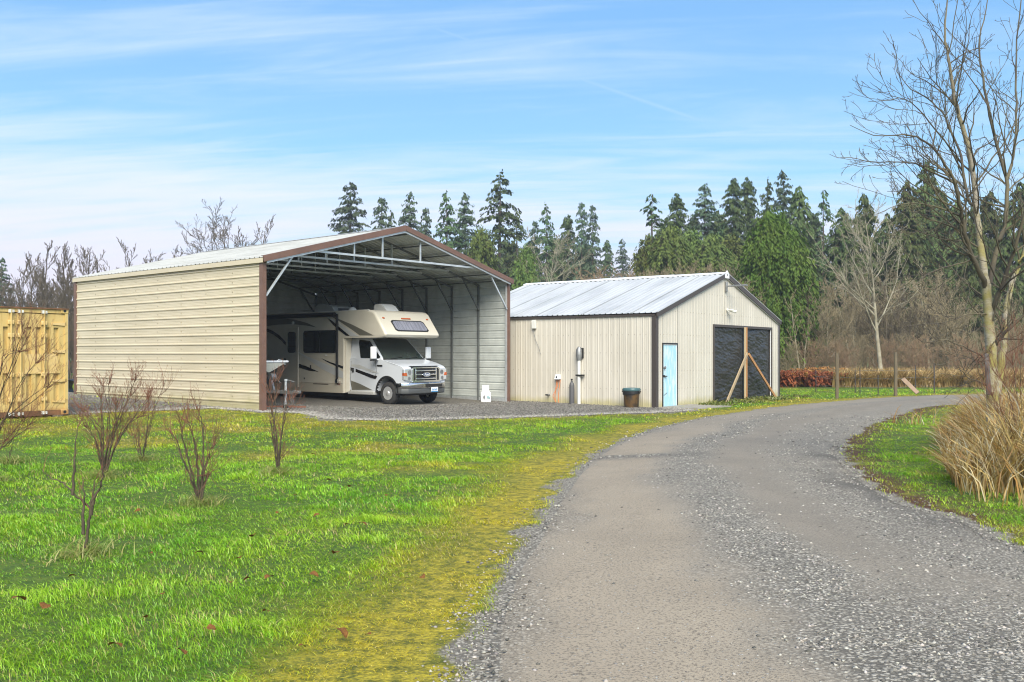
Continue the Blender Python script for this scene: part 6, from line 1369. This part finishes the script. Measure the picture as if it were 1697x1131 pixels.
# ------------------------------------------------------------------ tall dry grass, bracken, fence
def dry_grass():
    r = np.random.default_rng(21); X, Y, H_ = [], [], []
    PTS = [tuple(G(*p)[:2]) for p in ((1556, 735), (1566, 780), (1592, 822), (1640, 842), (1697, 846))] + [(9.5, 9.0), (12, 12), (13, 19), (11.5, 24), (9.8, 24.5)] + [tuple(G(*p)[:2]) for p in ((1592, 706), (1572, 720))]
    n = 110000; x = r.uniform(4.5, 13.5, n); y = r.uniform(8.5, 25, n); k = inside(x, y, PTS); d = poly_dist(x, y, PTS, True)
    k &= (r.random(n) < 0.10 + 0.8 * sst(.45, .62, fbm(x, y, .7, 2))) & (x < y * .62 + .8); x, y, d = x[k], y[k], d[k]; n = len(x)
    h = (0.85 + 0.85 * r.random(n)) * (0.45 + .55 * sst(0, .9, d)) * (1 - .15 * sst(14, 19, y)); q = r.random((n, 1))
    c = np.array([0.46, 0.30, 0.075]) * (1 - q) + np.array([0.70, 0.54, 0.22]) * q; o = (r.random(n) < .25) | ((y > 13.5) & (r.random(n) < .4)); c[o] = np.array([0.44, 0.24, 0.06]); o = r.random(n) < .18; c[o] = np.array([0.74, 0.66, 0.44]); c *= .48 + .62 * r.random((n, 1))
    blades('tall_dry_grass', x, y, h, .007 + .015 * r.random(n) ** 1.5, .28 + 0.95 * r.random(n) ** 1.4, c, 'tall bent straw-coloured grass round the big tree beside the drive', 22, nseg=3)
    # tan grass and fern strip at the edge of the far lawn, behind the fence
    n = 26000; px = r.uniform(1380, 1720, n); Yy = r.uniform(50.5, 56, n); x = (px - CX) / F_PX * Yy; k = r.random(n) < .25 + .9 * sst(.40, .62, fbm(x, Yy, 1.8, 1)); x, y = x[k], Yy[k]; n = len(x)
    q = r.random((n, 1)); c = np.array([0.38, 0.24, 0.08]) * (1 - q) + np.array([0.52, 0.38, 0.16]) * q; c *= .6 + .6 * r.random((n, 1))
    blades('tan_meadow_grass', x, y, .6 + .8 * r.random(n), .035 + .03 * r.random(n), .3 + .9 * r.random(n), c, 'faded tan grass growing along the far side of the wire fence', 23, nseg=3)
dry_grass()
BRK = leaf_mat('bracken_frond', (0.30, 0.12, 0.04), (0.42, 0.20, 0.075), 1.2, .25)
def bracken(px0, px1, ytop, Y, seed, label):
    x0, x1 = (px0 - CX) / F_PX * Y, (px1 - CX) / F_PX * Y; H = HC + .22 - (ytop - YH) / F_PX * Y; W = x1 - x0
    T = thing('bracken_clump', label, 'bracken', ((x0 + x1) / 2, Y, -.22), 0, 1, 'bracken clumps by the barn corner'); r = np.random.default_rng(seed); tb = Tubes(); V = []
    for i in range(110):
        bx, by = r.uniform(-W / 2, W / 2), r.uniform(-.6, .6); a = r.random() * 6.28; L = H * (0.7 + .5 * r.random()); lean = .3 + .5 * r.random()
        s = np.linspace(0, 1, 7); p = np.c_[bx + np.cos(a) * lean * L * s ** 1.6, by + np.sin(a) * lean * L * s ** 1.6, L * (s - .35 * s ** 3)]; tb.add(p, np.linspace(.012, .003, 7), 3)
        m = 34; q = .25 + .75 * r.random(m); c = np.stack([np.interp(q, s, p[:, j]) for j in range(3)], 1); le = .22 * (1.15 - q) + .06; oa = r.random(m) * 6.28
        o = np.c_[np.cos(oa) * le, np.sin(oa) * le, -le * (.3 + .9 * r.random(m))]; w = np.c_[-np.sin(oa), np.cos(oa), np.zeros(m)] * (le * .28)[:, None]
        V.append(np.stack([c, c + o * .5 + w, c + o, c + o * .5 - w], 1).reshape(-1, 3))
    V = np.concatenate(V); tb.obj('stems', TWIG_R, T); np_obj('fronds', V, np.arange(len(V)).reshape(-1, 4), BRK, parent=T)
for i, a in enumerate(((1288, 1316, 604, 51.0, 'russet bracken clump touching the barn corner'), (1312, 1342, 608, 51.6, 'russet bracken clump second from the barn corner'), (1336, 1366, 606, 51.2, 'russet bracken clump third from the barn corner, the fullest'), (1362, 1392, 610, 51.4, 'russet bracken clump behind the first wooden fence post'), (1330, 1370, 598, 53.5, 'darker bracken clump standing behind the front row'))): bracken(*a[:4], 60 + i, a[4])

def fence():
    T = thing('wire_fence', 'wire fence of two wooden posts and thin stakes across the far lawn', 'fence', (0, 0, 0))
    def post(px, yt, yb, r, m, name):
        g = G(px, yb); top = at(px, yt, g.y); mb = MB(); mb.tube([(g.x, g.y, g.z - .2), (g.x + .01, g.y, (g.z + top.z) / 2), (top.x, g.y, top.z)], [r, r * .97, r * .95], 8); mb.build(name, m, T, smooth=True); return g
    ps = [post(1387, 585, 661, .072, M['oldwood'], 'post'), post(1417, 612, 653, .022, M['dkbrown'], 'stake'), post(1425, 610, 655, .022, M['dkbrown'], 'stake'), post(1455, 622, 656, .025, M['dkbrown'], 'stake'), post(1484, 584, 657, .080, M['oldwood'], 'post'), post(1517, 606, 652, .025, M['dkbrown'], 'stake'), post(1548, 602, 654, .03, M['dkbrown'], 'stake'), post(1352, 612, 650, .022, M['dkbrown'], 'stake')]
    ps = sorted([ps[i] for i in (7, 0, 2, 3, 4, 5, 6)], key=lambda p: p.x)
    for h in (.35, .75, 1.1):
        mb = MB(); mb.tube([(p.x, p.y - .03, p.z + h) for p in ps], .006, 4); mb.build('wire', M['steel'], T)
    a, b = at(1496, 628, 37.0), at(1521, 652, 36.5); q = thing('leaning_plank', 'weathered plank leaning beside the second wooden fence post', 'plank', (b.x, b.y, b.z)); mb = MB(); mb.bar((a - b), (0, 0, 0), .16, .05, (0, 1, 0)); mb.build('board', mat('grey_plank', (0.30, 0.21, 0.14), .85, 0, (0.22, .16, .11), 4), q)
fence()
# brambly shrub at the right edge, low weeds at the barn doors
SHB = [lawn_shrub(1690, 800, [[(1690, 800), (1692, 720), (1684, 650), (1676, 590)], [(1694, 800), (1700, 700), (1690, 640), (1694, 570)], [(1688, 800), (1672, 720), (1650, 680), (1630, 650)], [(1686, 800), (1668, 740), (1662, 690), (1640, 690)], [(1696, 800), (1704, 720), (1712, 620)], [(1690, 800), (1680, 700), (1664, 640), (1652, 620)]], 'dark thorny shrub tangled in the tall grass at the foot of the big tree', 12, 1, .013, 14, .6, group=None)]
def shrub_feet():
    r = np.random.default_rng(41); P = np.array(FEET[:-1]); k = r.integers(0, len(P), 2600); a = r.random(2600) * 6.283; d = np.abs(r.normal(0, .17, 2600)); x, y = P[k, 0] + np.cos(a) * d, P[k, 1] + np.sin(a) * d
    q = r.random((2600, 1)); c = np.array([0.16, 0.30, 0.03]) * (1 - q) + np.array([0.42, 0.36, 0.13]) * q
    blades('rough_grass', x, y, (.07 + .16 * r.random(2600)) * np.clip(1.2 - d, .3, 1), .006 + .004 * r.random(2600), .5 + 1.3 * r.random(2600), c, 'rough unmown grass left standing round the shrub stems', 42, nseg=3)
shrub_feet()
def weeds():
    r = np.random.default_rng(31); n = 5200; u = r.uniform(2.2, 11.2, n); v = r.uniform(-1.5, -.05, n); x = BP0.x + BX.x * u + BY.x * v; y = BP0.y + BX.y * u + BY.y * v
    k = r.random(n) < sst(.42, .6, fbm(x, y, .9, 3)) * np.clip(1.2 + v * .5, 0, 1); x, y = x[k], y[k]; n = len(x); c = np.array([0.10, 0.15, 0.03]) + r.random((n, 1)) * np.array([0.14, 0.08, 0.03])
    blades('doorway_weeds', x, y, .06 + .22 * r.random(n) ** 2, .025 + .03 * r.random(n), .5 + r.random(n), c, 'low weeds and moss along the foot of the barn gable', 32)
weeds()
# fallen leaves on the lawn
def leaves():
    lm = mat('dead_leaf', (0.20, 0.092, 0.030), .9, 0, (0.09, 0.042, 0.015), 9, spec=0.1); r = random.Random(6); first = None
    spots = [(75, 1022), (383, 980), (398, 938), (445, 972), (472, 884), (555, 930), (575, 880), (270, 1000), (30, 1010), (410, 975), (520, 968), (160, 866), (228, 858), (460, 860), (580, 815), (545, 805), (415, 690), (495, 710), (610, 1070), (565, 1068), (700, 972), (345, 740), (490, 830), (525, 865), (640, 830), (300, 1100), (600, 880), (660, 760), (520, 760), (590, 730), (640, 720), (120, 970), (240, 1040), (350, 1060), (440, 1030), (190, 1090), (500, 1090), (330, 930), (250, 930), (420, 900)]
    for i, (px, py) in enumerate(spots):
        g = G(px, py); s = .024 + .036 * r.random()
        if first is None:
            mb = MB(); rows = []; n = 8; pts = []
            for k in range(n + 1):
                t = k / n; w = .42 * math.sin(math.pi * t ** .8) * (1 + .25 * math.sin(9 * t)); z = .18 * math.sin(3 * t)
                pts += [(t - .5, -w, z + .22 * w), (t - .5, 0, z), (t - .5, w, z + .30 * w)]
            mb.add(pts, [(3 * k, 3 * k + 3, 3 * k + 4, 3 * k + 1) for k in range(n)] + [(3 * k + 1, 3 * k + 4, 3 * k + 5, 3 * k + 2) for k in range(n)]); o = mb.build('fallen_leaf', lm); first = o
            tag(o, 'curled brown dead leaf lying on the lawn grass', 'leaf', 'fallen leaves on the lawn')
        else: o = first.copy(); COL.objects.link(o)
        o.location = (g.x, g.y, g.z + .06); o.scale = (s * 1.6,) * 3; o.rotation_euler = (r.uniform(-.5, .5), r.uniform(-.5, .5), r.random() * 6.28)
leaves()

# ------------------------------------------------------------------ thin winter haze
def haze():
    mb = MB(); mb.box((-3050, -450, -1.4), (3050, 3050, 33)); m = bpy.data.materials.new('haze_air'); m.use_nodes = True; t = m.node_tree
    for n in list(t.nodes): t.nodes.remove(n)
    o = t.nodes.new('ShaderNodeOutputMaterial'); v = t.nodes.new('ShaderNodeVolumePrincipled'); v.inputs['Density'].default_value = 0.0007; v.inputs['Color'].default_value = (0.86, 0.92, 1.0, 1); v.inputs['Anisotropy'].default_value = 0.2
    t.links.new(v.outputs[0], o.inputs['Volume']); ob = mb.build('haze', m); tag(ob, 'thin winter haze over the yard and the far trees', kind='stuff')
haze()
